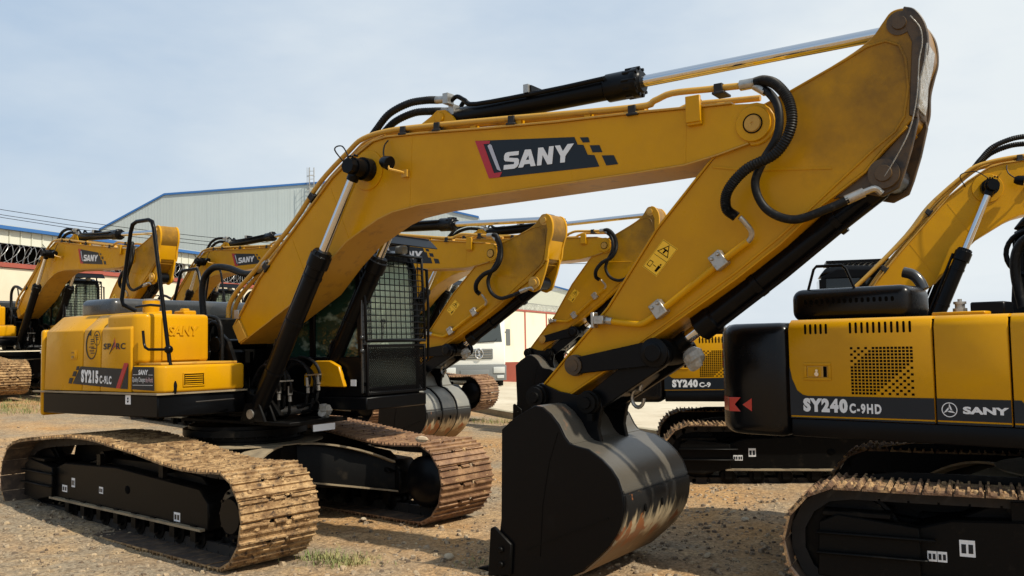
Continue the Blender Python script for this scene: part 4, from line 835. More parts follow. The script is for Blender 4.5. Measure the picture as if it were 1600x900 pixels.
    b = MB(); b.box(-.30, -.12, -.74, -.58, 2.28, 2.335); b.box(-.26, -.18, -.70, -.62, 2.33, 2.36); b.build('filler_bracket', YEL, tk, bevel=.01, seg=1)
    # tool box
    b = MB(); b.prism([(-.12, -1.365), (.30, -1.365), (.365, -1.31), (.46, -.40), (-.12, -.40)], 1.48, 1.755, 'z')
    tb = b.build('tool_box', YEL, root, bevel=.03, seg=3)
    b = MB(); b.prism([(-.10, -1.30), (.28, -1.30), (.40, -.45), (-.10, -.45)], 1.757, 1.782, 'z'); b.build('tool_box_lid', YEDGE, tb, bevel=.006, seg=1)
    flat([[(-.095, 1.745), (.262, 1.742), (.268, 1.505), (-.11, 1.515)]], -1.365, .003).build('slogan_panel', DECB, tb)
    text('lettering', 'SANY', LET, tb, (.005, -1.3685, 1.662), (1, 0, 0), (0, 0, 1), .165, .052, shear=.15, bold=.04)
    for x0, x1, z in ((-.085, -.005, 1.662), (.175, .245, 1.660), (-.09, .245, 1.556)): flat([[(x0, z), (x1, z), (x1, z+.004), (x0, z+.004)]], -1.3685, .001).build('slogan_line', LET, tb)
    text('lettering', 'Quality Changes ', LET, tb, (-.095, -1.3685, 1.578), (1, 0, 0), (0, 0, 1), .215, .062); text('lettering', 'the World', PINK, tb, (.128, -1.3685, 1.588), (1, 0, 0), (0, 0, 1), .118, .050)
    # vent on the tool box front (its face runs from (.365,-1.31) to (.46,-.40))
    u = Vector((.095, .91, 0)).normalized(); nn = Vector((u.y, -u.x, 0)); o = Vector((.365, -1.31, 0)) + u*.20
    def fr(a, z, d): p = o + u*a + nn*d; return (p.x, p.y, z)
    def slab(bb, a0, a1, z0, z1, d0, d1): bb.add([fr(a, z, d) for a in (a0, a1) for z in (z0, z1) for d in (d0, d1)], [(0, 1, 3, 2), (4, 6, 7, 5), (0, 4, 5, 1), (2, 3, 7, 6), (0, 2, 6, 4), (1, 5, 7, 3)])
    b = MB()
    for a0, a1, z0, z1 in ((-.01, .235, 1.535, 1.548), (-.01, .235, 1.662, 1.675), (-.01, .002, 1.548, 1.662), (.223, .235, 1.548, 1.662)): slab(b, a0, a1, z0, z1, .0, .012)
    b.build('vent_frame', YEL, tb, bevel=.003, seg=1)
    b = MB(); slab(b, .002, .223, 1.548, 1.662, .0, .002)
    vt = b.build('vent', DRK, tb)
    for k in range(5): b = MB(); slab(b, .012, .213, 1.556+.0215*k, 1.565+.0215*k, .003, .009); b.build('vent_slat', YEL, vt)
    # hood, counterweight, left side
    b = MB(); b.box(-1.62, -.98, -1.04, 1.0, 2.26, 2.50); h = b.build('engine_hood', HOOD, root, bevel=.075, seg=4)
    b = MB(); b.box(-.98, -.55, -.48, 1.25, 1.48, 2.28); b.box(-.55, .02, .40, 1.30, 1.48, 2.1); b.build('side_cover', BLKD, root, bevel=.02, seg=1)
    b = MB(); b.box(-1.76, -.60, .95, 1.372, 1.485, 2.33); b.build('side_door', YEL, root, bevel=.03, seg=2)
    P = [(-1.775, -1.375), (-1.84, -1.37), (-1.98, -1.20), (-2.22, -.70), (-2.34, 0), (-2.22, .70), (-1.98, 1.20), (-1.84, 1.37), (-1.775, 1.375), (-1.775, .5), (-1.775, -.5)]
    b = MB(); b.prism(P, 1.20, 2.16, 'z'); b.build('counterweight', YEL, root, bevel=.05, seg=3)
    b = MB(); b.tube([(-1.78, .3, 2.45), (-1.62, .3, 2.88), (-1.58, .3, 2.915), (-1.30, .3, 2.92), (-1.26, .3, 2.88), (-1.11, .3, 2.40)], .019, 8); b.build('hood_rail', BLK, root)
    b = MB(); b.prism([(.62, 1.47), (1.25, 1.47), (1.16, 1.70), (1.02, 1.76), (.80, 1.76), (.62, 1.60)], .30, .35); b.build('cab_side_cover', YEL, root, bevel=.01, seg=1)
    b = MB(); b.box(1.30, 1.38, .345, .349, 1.48, 1.55); b.build('sticker', LET, root)
    b = MB(); b.box(1.182, 1.186, -.10, .22, 1.02, 1.09); b.build('sticker', LET, root)
    center_gear(root); hand_rail(root)
    b = MB(); b.ball((1.02, .24, 1.22), .085, 9, (1, 1, .85), .25); b.tube([(1.02, .24, 1.16), (1.05, .16, 1.2)], .05, 8); b.build('wrapped_lamp', PLAST, root)
def house_240(root, suffix):
    Y = -1.37
    b = MB(); plan([(-2.0, Y-.01), (1.2, Y-.01), (1.25, -1.0), (1.25, -.40), (.5, -.38), (-2.0, -.38)], 1.145, 1.285, b); plan([(-2.0, .36), (1.52, .36), (1.52, 1.38), (-2.0, 1.38)], 1.13, 1.25, b); plan([(-2.0, -.38), (-.55, -.38), (-.55, .36), (-2.0, .36)], 1.145, 1.285, b)
    f = b.build('revolving_frame', BLK, root, bevel=.015, seg=2)
    def side(nm, x0, x1):
        sec = [(Y, 1.288), (Y, 1.985), (Y+.02, 2.035), (Y+.065, 2.062), (-.95, 2.066), (-.95, 1.288)]
        b = MB(); b.prism(sec, x0, x1, 'x'); return b.build(nm, YEL, root, bevel=.008, seg=2, ang=40)
    d1 = side('engine_door', -2.005, -.925); d2 = side('pump_door', -.91, -.432); d3 = side('front_cover', -.417, 1.18)
    b = MB(); b.box(-1.98, 1.1, -1.34, -.96, 1.27, 2.04); b.box(-1.9, -.5, -.95, 1.33, 1.25, 2.04); b.build('engine_bay', DRK, root)
    b = MB(); b.box(-1.98, -.5, .96, 1.37, 1.28, 2.06); b.build('engine_door', YEL, root, bevel=.04, seg=3)
    y = Y-.0005
    flat([[(-2.004, 1.70), (-1.985, 1.60), (-1.945, 1.505), (-1.90, 1.472), (-1.86, 1.464), (-.926, 1.470), (-.926, 1.316), (-2.004, 1.308)]], y, .003).build('decal_band', DECB, d1)
    flat([[(-2.004, 1.296), (-.926, 1.304), (-.926, 1.289), (-2.004, 1.289)]], y, .003).build('decal_band', DECB, d1)
    flat([[(-.909, 1.470), (-.433, 1.470), (-.433, 1.316), (-.909, 1.316)]], y, .003).build('decal_band', DECB, d2); flat([[(-.909, 1.304), (-.433, 1.304), (-.433, 1.289), (-.909, 1.289)]], y, .003).build('decal_band', DECB, d2)
    flat([[(-.416, 1.470), (-.37, 1.470), (-.33, 1.42), (1.17, 1.42), (1.17, 1.316), (-.416, 1.316)]], y, .003).build('decal_band', DECB, d3); flat([[(-.416, 1.304), (1.17, 1.304), (1.17, 1.289), (-.416, 1.289)]], y, .003).build('decal_band', DECB, d3)
    yl = y-.0035
    text('lettering', 'SY240', LET, d1, (-1.898, yl, 1.340), (1, 0, 0.0), (0, 0, 1), .350, .108, bold=.068, space=1.22)
    text('lettering', suffix, LET, d1, (-1.535, yl, 1.340), (1, 0, 0), (0, 0, 1), .238 if len(suffix) > 3 else .15, .076, bold=.042, space=1.25)
    text('lettering', 'SANY', LET, d2, (-.738, yl, 1.366), (1, 0, 0), (0, 0, 1), .292, .052, bold=.05)
    b = MB(); cx, cz, r = -.826, 1.392, .052
    for i in range(32):
        a0 = 2*pi*i/32; a1 = 2*pi*(i+1)/32; b.prism([(cx+r*math.cos(a0), cz+r*math.sin(a0)), (cx+r*math.cos(a1), cz+r*math.sin(a1)), (cx+(r-.006)*math.cos(a1), cz+(r-.006)*math.sin(a1)), (cx+(r-.006)*math.cos(a0), cz+(r-.006)*math.sin(a0))], yl, yl-.001)
    for k in range(3):
        a = pi/2+2*pi*k/3; c, s_ = math.cos(a), math.sin(a)
        def q(u, v): return (cx+u*c-v*s_, cz+u*s_+v*c)
        b.prism([q(.0, .006), q(.046, .0), q(.004, -.016), q(-.012, -.02)], yl, yl-.001)
    b.build('emblem', LET, d2)
    # vents, grille
    def slot(b, x, z0, z1, w, yy, th):
        P = []; r = w/2
        for i in range(7): a = pi*i/6; P.append((x+r*math.cos(a), z1-r+r*math.sin(a)))
        for i in range(7): a = pi+pi*i/6; P.append((x+r*math.cos(a), z0+r+r*math.sin(a)))
        b.prism(P, yy, yy-th)
    b = MB()
    for i in range(5): slot(b, -1.862+.0415*i, 1.945, 2.025, .018, y, .0006)
    for i in range(11): slot(b, -1.508+.0437*i, 1.945, 2.03, .018, y, .0006)
    tag(b.build('vent_slot_shade', DRK, d1), kind='stuff')  # thin dark plates paint the shade of the slots, no depth behind
    pat = ['x.x.x.xxxxxxxxxxx'.replace('x.x.x.x', 'x.x.x.x', 1), '.x.x.xxxxxxxxxxxx', 'x.x.xxxxxxxxxxxxx', '.x.xxxxxxxxxxxxxx', 'x.xxxxxxxxxxxxxxx', '.xxxxxxxxxxxxxxx.', 'xxxxxxxxxxxxxxx.x', 'xxxxxxxxxxxxxx.x.', 'xxxxxxxxxxxxx.x.x', 'xxxxxxxxxxxx.x.x.', 'xxxxxxxxxxx.x.x.x', 'xxxxxxxxxx.x.x.x.', 'xxxxxxxxx.x.x.x.x', 'xxxxxxxx.x.x.x.x.', 'xxxxxxx.x.x.x.x.x']
    b = MB()
    for r_, row in enumerate(pat):
        for c_, ch in enumerate(row):
            if ch == 'x': x = -1.515+.0273*c_; z = 1.842-.0243*r_; b.box(x, x+.0195, y-.0006, y+.001, z-.017, z)
    tag(b.build('grille_hole_shade', DRK, d1), kind='stuff')  # shade of the grille holes painted as flat dark squares
    b = MB()
    for x0, x1, z0, z1 in ((-1.885, -1.667, 1.70, 1.722), (-1.885, -1.667, 1.586, 1.606), (-1.885, -1.862, 1.606, 1.70), (-1.690, -1.667, 1.606, 1.70)): b.box(x0, x1, y-.008, y, z0, z1)
    hf = b.build('door_handle', YEL, d1, bevel=.004, seg=2)
    b = MB(); b.box(-1.858, -1.695, y-.002, y, 1.610, 1.696); b.build('handle_recess', YEDGE, hf)
    b = MB(); b.box(-1.852, -1.745, y-.007, y-.002, 1.615, 1.69); b.build('latch_plate', YEL, hf, bevel=.003, seg=1)
    b = MB(); b.box(-1.728, -1.70, y-.003, y-.002, 1.612, 1.694); b.build('handle_gap', DRK, hf)
    b = MB(); b.cyl((-1.775, y-.007, 1.662), (-1.775, y-.02, 1.662), .011, n=10); b.cyl((-1.775, y-.007, 1.635), (-1.775, y-.024, 1.635), .017, n=12); b.build('lock', CHR, hf)
    # counterweight
    P = [(-2.015, Y-.012), (-2.40, Y-.012), (-2.56, Y+.03), (-2.66, Y+.14), (-2.80, -.7), (-2.86, 0), (-2.80, .7), (-2.66, 1.24), (-2.40, 1.382), (-2.015, 1.382), (-2.015, 0)]
    b = MB(); b.prism(P, 1.13, 2.045, 'z'); cw = b.build('counterweight', BLKG, root, bevel=.095, seg=4)
    yc = Y-.0125
    flat([[(-2.53, 1.438), (-2.428, 1.438), (-2.484, 1.38), (-2.432, 1.322), (-2.53, 1.322)], [(-2.414, 1.378), (-2.330, 1.433), (-2.331, 1.326)]], yc, .004).build('reflector', REDR, cw, bevel=.001, seg=1)
    b = MB(); b.add([(-2.53, yc-.004, 1.322), (-2.56, Y+.022, 1.322), (-2.655, Y+.13, 1.322), (-2.53, yc-.004, 1.438), (-2.56, Y+.022, 1.438), (-2.655, Y+.13, 1.438)], [(0, 1, 4, 3), (1, 2, 5, 4)])
    b.build('reflector', REDR, cw)
    b = MB()
    for k in range(3):
        z = 1.86-.075*k
        for (a, c, w, h) in ((0, .02, .045, .006), (0, -.02, .045, .006), (-.02, 0, .006, .045), (.02, 0, .006, .045), (0, 0, .045, .005)): b.box(-2.665-.001, -2.66, -1.235+a-w/2+.03, -1.235+a+w/2+.03, z+c-h/2, z+c+h/2)
    b.build('red_lettering', RED, cw)
    # hood box on top with a row of slots
    b = MB(); b.box(-2.17, -1.20, -.95, -.40, 2.055, 2.325); h = b.build('engine_hood', BLKG, root, bevel=.085, seg=5)
    b = MB()
    for i in range(16): slot(b, -2.03+.047*i, 2.195, 2.235, .024, -.9515, .001)
    tag(b.build('vent_slot_shade', DRK, h), kind='stuff')  # hood slots likewise: dark plates in place of shaded openings
    b = MB(); b.tube([(-2.045, -.88, 2.28), (-1.98, -.88, 2.49), (-1.955, -.88, 2.515), (-1.74, -.88, 2.51), (-1.71, -.88, 2.48), (-1.63, -.88, 2.28)], .012, 8); b.build('hood_rail', BLK, root)
    b = MB(); b.tube([(-1.24, -.45, 2.30), (-1.27, -.45, 2.37), (-1.32, -.45, 2.425), (-1.39, -.45, 2.45)], .045, 14, 4); b.build('exhaust_pipe', HOOD, root)
    b = MB(); b.box(-.98, -.62, -1.15, -.75, 2.065, 2.09); b.build('filter_cover', YEL, root, bevel=.006, seg=1)
    b = MB(); b.lathe((-.85, -.9, 2.09), (0, 0, .10), [(0, 0), (0, .05), (.3, .05), (.32, .035), (.6, .035), (.62, .045), (.8, .045), (.82, .015), (1, .015), (1, 0)], 14); b.build('filler_cap', STL, root)
    b = MB(); b.box(-.76, -.53, -.98, -.7, 2.067, 2.16); b.build('filter_box', BLK, root, bevel=.01, seg=1)
    b = MB(); b.box(-.30, .25, -1.2, -.7, 2.068, 2.10); b.box(-.22, .1, -1.1, -.8, 2.10, 2.115); b.build('tank_cover', YEL, root, bevel=.006, seg=1)
    center_gear(root, -.12)
    b = MB(); b.tube([(-.60+.19*math.cos(2*pi*i/24), .33, 2.60+.19*math.sin(2*pi*i/24)) for i in range(25)], .022, 8); b.build('mirror_hoop', BLK, root)
    b = MB(); b.prism([(-.52, 2.30), (-.44, 2.30), (-.48, 2.37)], .368, .372); b.build('warning_sticker', WARN, root)
# ------------------------------------------------------------------ terrain
def gz(x, y):
    yy = y if y < 18 else 18 + 8*(1-math.exp(-(y-18)/8)); u = -x + .35*yy - 7
    z = .056*.5*(u+math.sqrt(u*u+1.5)); return 3*math.tanh(z/3)
def steps(a, b, s): 
    n = int((b-a)/s); return [a+i*s for i in range(n)]
xs = [-900, -500, -300, -180, -120, -80, -60, -46, -36, -28, -22, -18, -15, -12.5, -10.5] + steps(-9, 7, .11) + [7, 8, 9.5, 11.5, 14, 18, 24, 32, 45, 60, 90, 140, 220, 400, 900]
ys = [-60, -30, -15, -8, -3, 0, 1.5, 2.5] + steps(3.2, 16, .11) + steps(16, 26, .4) + [26, 28, 31, 35, 40, 46, 54, 65, 80, 100, 140, 200, 320, 550, 1000]
V = []; nx = len(xs)
for y in ys:
    for x in xs:
        z = gz(x, y)
        if -10 < x < 8 and 3 < y < 18:
            p = Vector((x, y, 0)); k = noise.fractal(p*.9, 1.0, 2.0, 4)*.022 + noise.fractal(p*4.0, 1.0, 2.0, 3)*.016 + max(0, noise.noise(p*9.0))*.022
            z += k - .012
        elif y > 3 and y < 60: z += noise.noise(Vector((x*.5, y*.5, 3)))*.02 - .02
        V.append((x, y, z))
F = [(j*nx+i, j*nx+i+1, (j+1)*nx+i+1, (j+1)*nx+i) for j in range(len(ys)-1) for i in range(nx-1)]
def ground_mat():
    m = bpy.data.materials.new('dirt_and_gravel_ground'); m.use_nodes = True; n = m.node_tree; l = n.links.new; b = n.nodes['Principled BSDF']; b.inputs['Roughness'].default_value = .95; b.inputs['Specular IOR Level'].default_value = .15
    tc = n.nodes.new('ShaderNodeTexCoord'); g = tc.outputs['Object']
    def N(sc, det=6, rough=.6, off=0):
        mp_ = n.nodes.new('ShaderNodeMapping'); mp_.inputs['Location'].default_value = (off, off*2, 0); l(g, mp_.inputs[0])
        x = n.nodes.new('ShaderNodeTexNoise'); x.inputs['Scale'].default_value = sc; x.inputs['Detail'].default_value = det; x.inputs['Roughness'].default_value = rough; l(mp_.outputs[0], x.inputs[0]); return x.outputs['Fac']
    def MR(v, a, c, d=0, e=1):
        x = n.nodes.new('ShaderNodeMapRange'); x.inputs[1].default_value = a; x.inputs[2].default_value = c; x.inputs[3].default_value = d; x.inputs[4].default_value = e; l(v, x.inputs[0]); return x.outputs[0]
    def MX(f, A, B):
        x = n.nodes.new('ShaderNodeMix'); x.data_type = 'RGBA'; l(f, x.inputs['Factor'])
        for k, c in (('A', A), ('B', B)):
            if isinstance(c, tuple): x.inputs[k].default_value = (*c, 1)
            else: l(c, x.inputs[k])
        return x.outputs['Result']
    c = MX(MR(N(.33, 5), .39, .57), (0.55, 0.315, 0.130), (0.38, 0.305, 0.21))         # orange laterite / grey gravel
    c = MX(MR(N(1.3, 7, .68, 4), .50, .72), c, (0.61, 0.41, 0.21))
    c = MX(MR(N(2.4, 8, .7, 9), .55, .75), c, (0.23, 0.15, 0.085))
    vo = n.nodes.new('ShaderNodeTexVoronoi'); vo.inputs['Scale'].default_value = 38; l(g, vo.inputs['Vector'])
    c = MX(MR(N(60, 3, .7, 2), .5, .72, 0, .55), c, (0.12, 0.08, 0.05)); c = MX(MR(N(26, 6, .75, 3), .50, .64, 0, .6), c, (0.20, 0.125, 0.065)); c = MX(MR(N(85, 2, .7, 7), .60, .76, 0, .5), c, (0.66, 0.58, 0.44))
    cc = n.nodes.new('ShaderNodeMix'); cc.data_type = 'RGBA'; cc.blend_type = 'MULTIPLY'; cc.inputs['Factor'].default_value = .55; l(c, cc.inputs['A']); bw = n.nodes.new('ShaderNodeRGBToBW'); l(vo.outputs['Color'], bw.inputs[0]); l(MR(bw.outputs[0], .2, .8, .35, 1.1), cc.inputs['B'])
    l(cc.outputs['Result'], b.inputs['Base Color'])
    bp = n.nodes.new('ShaderNodeBump'); bp.inputs['Strength'].default_value = .9; bp.inputs['Distance'].default_value = .012; l(N(70, 4, .7), bp.inputs['Height'])
    bp2 = n.nodes.new('ShaderNodeBump'); bp2.inputs['Strength'].default_value = .8; bp2.inputs['Distance'].default_value = .05; l(N(9, 6, .65), bp2.inputs['Height']); l(bp.outputs[0], bp2.inputs['Normal']); l(bp2.outputs[0], b.inputs['Normal'])
    return m
GM = ground_mat()
me = bpy.data.meshes.new('ground'); me.from_pydata(V, [], F); me.materials.append(GM); me.polygons.foreach_set('use_smooth', [True]*len(me.polygons))
gr = bpy.data.objects.new('ground', me); COL.objects.link(gr); tag(gr, kind='structure')
# concrete yard behind, raised 0.13 m, with its kerb
CONC = mat('sun_bleached_concrete', (0.50, 0.43, 0.31), .9, col2=(.60, .53, .40), scale=.6, lo=.4, hi=.7, col3=(.40, .32, .21), scale3=3, lo3=.55, hi3=.75, bump=.2, bscale=25)
KERB = mat('kerb_concrete', (0.34, 0.30, 0.21), .9, col2=(.22, .20, .13), scale=3, lo=.45, hi=.7, bump=.2, bscale=30)
BD = [(40, 2), (14, 12.6), (9.4, 14.6), (5.9, 16.0), (3.15, 17.1), (2.62, 18.3), (-.33, 23.0), (-3, 28.8), (-5, 36), (-7, 62), (-9, 95)]
V = []; F = []; m_ = 10
for i, (x, y) in enumerate(BD):
    for k in range(m_):
        t = k/(m_-1); x2 = x + (60-x)*t**1.5 if y > 12 else x + (70-x)*t; y2 = y + (8*t if y > 12 else 2*t); V.append((x2, y2, gz(x2, y2)+.13))
for i in range(len(BD)-1):
    for k in range(m_-1): a = i*m_+k; F.append((a, a+1, a+m_+1, a+m_))
me = bpy.data.meshes.new('concrete_yard'); me.from_pydata(V, [], F); me.materials.append(CONC); yd = bpy.data.objects.new('concrete_yard', me); COL.objects.link(yd); tag(yd, kind='structure')
b = MB()
P = catmull([(x, y, 0) for x, y in BD[1:-1]], 4)
for a, c in zip(P, P[1:]):
    d = (c-a).normalized(); nrm = Vector((-d.y, d.x, 0)); v = []
    for p in (a, c):
        z = gz(p.x, p.y)
        for off, zz in ((.08, -.15), (.08, .142), (-.10, .142), (-.12, -.15)): q = p + nrm*off; v.append((q.x, q.y, z+zz))
    b.add(v, [(0, 1, 2, 3), (7, 6, 5, 4), (0, 4, 5, 1), (1, 5, 6, 2), (2, 6, 7, 3)])
kb = b.build('kerb', KERB); tag(kb, kind='structure')

# ------------------------------------------------------------------ the machines
def machine(label, loc, rz):
    r = empty('excavator', loc, rz); tag(r, label, 'excavator', 'yellow excavators parked in the yard'); return r
TOPA = [(1.88,.875),(1.6,.862),(1.3,.868),(.95,.90),(.43,.962),(0,1.0),(-.35,1.03),(-.74,1.035),(-1.1,1.02),(-1.5,.985),(-1.9,.95),(-2.2,.915)]
TOPH = [(1.85,.89),(1.2,.885),(.5,.892),(-.3,.895),(-1.0,.892),(-1.4,.89),(-1.88,.892)]
A = machine('nearest large yellow excavator with raised boom and black front bucket, SY215 on its side', (-3.056, 10.259, 0), -.588)
undercarriage(A, -.108, .80, 1.905, .445, TOPA, (SHOE_DIRT, SHOE_RUST), ((-1.54, .34, .12, .075), (-1.31, .41, .08, .10), (-.66, .40, .085, .07), (.86, .28, .11, .085)), Lr=2.25, mud=(1500, 300))
house_215(A); linkage(A); work_light(A); cab(A)
H = machine('yellow and black excavator at the right edge, lettered SY240 C-9HD with red reflector', (4.608, 6.858, 0), -.722)
undercarriage(H, .247, .62, 1.83, .447, TOPH, (SHOE_BROWN, SHOE_BROWN), ((-1.31, .375, .058, .07), (-1.248, .375, .06, .07), (-1.11, .425, .095, .11)), mud=(400, 100))
house_240(H, 'C-9HD'); 
LINK = {'boom', 'boom_cylinder', 'cylinder_foot_pin', 'arm_cylinder', 'hydraulic_hose', 'hose_fitting', 'arm', 'arm_hose', 'bucket_cylinder', 'side_link', 'bucket_link', 'bucket', 'work_light'}
UNDER = {'track_chain', 'track_frame', 'car_body'}
def base(o): return o.name.split('.')[0]
ARMS = {'arm', 'bucket_cylinder', 'side_link', 'bucket_link', 'bucket', 'arm_hose'}
def rot_link(root, db, da=0):
    if da:
        M = Matrix.Translation((6.07, 0, 3.54)) @ Matrix.Rotation(-da, 4, 'Y') @ Matrix.Translation((-6.07, 0, -3.54))
        for c in root.children:
            if base(c) in ARMS: c.matrix_basis = M @ c.matrix_basis
    M = Matrix.Translation((.3, 0, 1.95)) @ Matrix.Rotation(-db, 4, 'Y') @ Matrix.Translation((-.3, 0, -1.95))
    for c in root.children:
        if base(c) in LINK: c.matrix_basis = M @ c.matrix_basis
def copy_machine(src, label, loc, rz, db=0, da=0, track=None):
    r = copy_tree(src); tag(r, label); r.location = loc; r.rotation_euler = (0, 0, rz)
    for c in r.children:
        if base(c) in UNDER: c.rotation_euler.z = 0 if track is None else track
    if db: rot_link(r, db, da)
    return r
def add_link(root, dz=0):
    for c in list(A.children):
        if base(c) in LINK or base(c) == 'cab':
            k = copy_tree(c, root); k.location.z += dz
            if base(c) == 'cab': k.location.x += -.80 if root is H else .12
add_link(H, -.12)
C = machine('yellow excavator lettered SY240 C-9, half hidden behind the black counterweight', (4.404, 13.23, -.074), -.287)
for c in list(H.children):
    if base(c) not in LINK and base(c) != 'cab': copy_tree(c, C)
# the second model carries a shorter suffix
for c in C.children:
    if base(c) == 'engine_door':
        L_ = [t for t in c.children if base(t) == 'lettering']
        if len(L_) == 2:
            L_.sort(key=lambda t: min(v.co.x for v in t.data.vertices)); bpy.data.objects.remove(L_[1])
            text('lettering', 'C-9', LET, c, (-1.53, -1.374, 1.340), (1, 0, 0), (0, 0, 1), .155, .070, bold=.04)
add_link(C, .0)
for c in list(C.children):
    if base(c) == 'mirror_hoop' or base(c) == 'warning_sticker': bpy.data.objects.remove(c); continue
    if base(c) == 'boom_bracket':
        for t in list(c.children):
            if base(t) == 'return_hose' or (base(t) == 'hose_fitting' and max(v.co.z for v in t.data.vertices) > 2.2): bpy.data.objects.remove(t)
for c in C.children:
    if base(c) in LINK: c.location.x += .52; c.location.z += .05
rot_link(C, .136)
for c in C.children:
    if base(c) in UNDER: c.rotation_euler.z = .146
MID = copy_machine(A, 'yellow excavator whose arm and grey ribbed bucket show just right of the caged cab', (-5.219, 19.115, .25), -.616, -.056, -.018)
copy_machine(A, 'yellow excavator with arm seen behind the big front arm, black bucket behind the front bucket', (-3.172, 21.677, .30), -.527, .010, .048)
copy_machine(A, 'yellow excavator at the far left, its arm head framed by the tall black handrail', (-13.321, 24.442, .85), -.682, -.061, .024)
copy_machine(A, 'yellow excavator in the back row with boom seen right of the tall black handrail', (-10.36, 27.24, .70), -.667, .025)

for r in (H, C):
    for c in r.children:
        if base(c) == 'cab':
            for t in c.children:
                if base(t) in ('side_window', 'rear_window'): t.data = t.data.copy(); t.data.materials[0] = DGL
# the nearest machine alone has a blackened arm end; the middle one a grey ribbed bucket
for c in A.children:
    if base(c) == 'arm':
        for t in c.children:
            if base(t) in ('arm_end_plate', 'cylinder_bracket', 'arm_pin'): t.data = t.data.copy(); t.data.materials[0] = GRB
        # others: clean arm end without the film strap
GREYB = mat('grey_primer_bucket', (.20, .20, .18), .42, col2=(.30, .28, .23), scale=4, lo=.45, hi=.7)
for r in [o for o in bpy.data.objects if base(o) == 'excavator' and o is not A]:
    for c in [c for c in r.children if base(c) == 'arm']:
        for t in list(c.children):
            if base(t) == 'film_strap': bpy.data.objects.remove(t)
for c in MID.children:
    if base(c) == 'bucket':
        c.data = c.data.copy(); c.data.materials[0] = GREYB
        for yy in (-.22, .20):
            b = MB(); b.strip([(4.62,1.11),(4.783,1.080),(4.906,1.007),(4.985,.938),(5.04,.863),(5.075,.763),(5.088,.67),(5.079,.584),(5.05,.50),(5.012,.428),(4.94,.335),(4.858,.255),(4.707,.126)], yy, yy+.03, .022); k = b.build('wear_strip', BLK, c)
# ------------------------------------------------------------------ wall, razor wire, sheds
WALLM = mat('cream_plaster', (0.74, 0.68, 0.52), .85, col2=(.66, .58, .42), scale=.5, lo=.5, hi=.8, bump=.06, bscale=8)
TRIM = mat('red_oxide_paint', (0.36, 0.085, 0.055), .6, col2=(.28, .07, .05), scale=3, lo=.5, hi=.7)
w0 = Vector((-15.66, 27.27)) - Vector((.332, .943))*16; wd = Vector((.332, .943)); wn = Vector((.943, -.332))
def wp(t, off, z): p = w0 + wd*t + wn*off; return (p.x, p.y, z)
def wbox(b, t0, t1, o0, o1, z0, z1): b.add([wp(t, o, z) for t in (t0, t1) for o in (o0, o1) for z in (z0, z1)], [(0, 1, 3, 2), (4, 6, 7, 5), (0, 4, 5, 1), (2, 3, 7, 6), (0, 2, 6, 4), (1, 5, 7, 3)])
wall = empty('perimeter_wall', wp(0, 0, 0)); tag(wall, 'long cream plastered yard wall with red coping and red posts, topped by razor wire', 'wall')
IW = Matrix.Translation(-wall.location)
def wbuild(b, nm, m, par, **k):
    o = b.build(nm, m, **k); o.parent = par; o.matrix_basis = Matrix.Translation(-par.location) if par.parent is None else Matrix.Identity(4); return o
LT = 84; seg_ = 6.0; k = 0
while k*seg_ < LT:
    b = MB(); wbox(b, k*seg_+.16, (k+1)*seg_-.16, -.12, .08, -1.5, 4.50); wbuild(b, 'wall_panel', WALLM, wall)
    b = MB(); wbox(b, k*seg_-.16, k*seg_+.16, -.18, .12, -1.5, 4.52); wbuild(b, 'wall_post', TRIM, wall)
    b = MB(); wbox(b, k*seg_, (k+1)*seg_-.01, -.2, .14, 4.521, 4.66); wbuild(b, 'coping', TRIM, wall)
    k += 1
# razor wire: a coil with blades, one length per wall bay
WIRE = mat('galvanised_wire', (0.34, 0.34, 0.33), .4, .6)
rw = empty('razor_wire', wp(0, 0, 4.66)); tag(rw, 'coils of razor wire running along the top of the cream wall', 'razor wire')
for k in range(14):
    b = MB(); P = []; n_ = int(seg_/.42)*20; R0 = .30
    for i in range(n_+1):
        a = 2*pi*i/20; t = k*seg_ + seg_*i/n_; rr = R0*(1+.05*math.sin(a*3.1)); P.append(Vector(wp(t + .17*math.sin(a+.5), rr*math.cos(a), 4.97 + rr*math.sin(a))))
    b.tube(P, .007, 4)
    P2 = [Vector(wp(k*seg_ + seg_*i/n_ - .17*math.sin(2*pi*i/20+.2), R0*math.cos(-2*pi*i/20+1), 4.97 + R0*math.sin(-2*pi*i/20+1))) for i in range(n_+1)]
    b.tube(P2, .007, 4)
    for i in range(0, n_, 4):
        p = P[i]; b.add([p+Vector((0, -.03, -.012)), p+Vector((0, .03, -.012)), p+Vector((0, 0, .02)), p+Vector((.01, 0, 0))], [(0, 1, 2), (0, 3, 1), (1, 3, 2), (0, 2, 3)])
    wbuild(b, 'wire_coil', WIRE, rw)
    b = MB(); p = Vector(wp(k*seg_+3, 0, 4.66)); b.cyl(p, p+Vector((0, 0, .5)), .015, n=6); wbuild(b, 'wire_post', WIRE, rw)
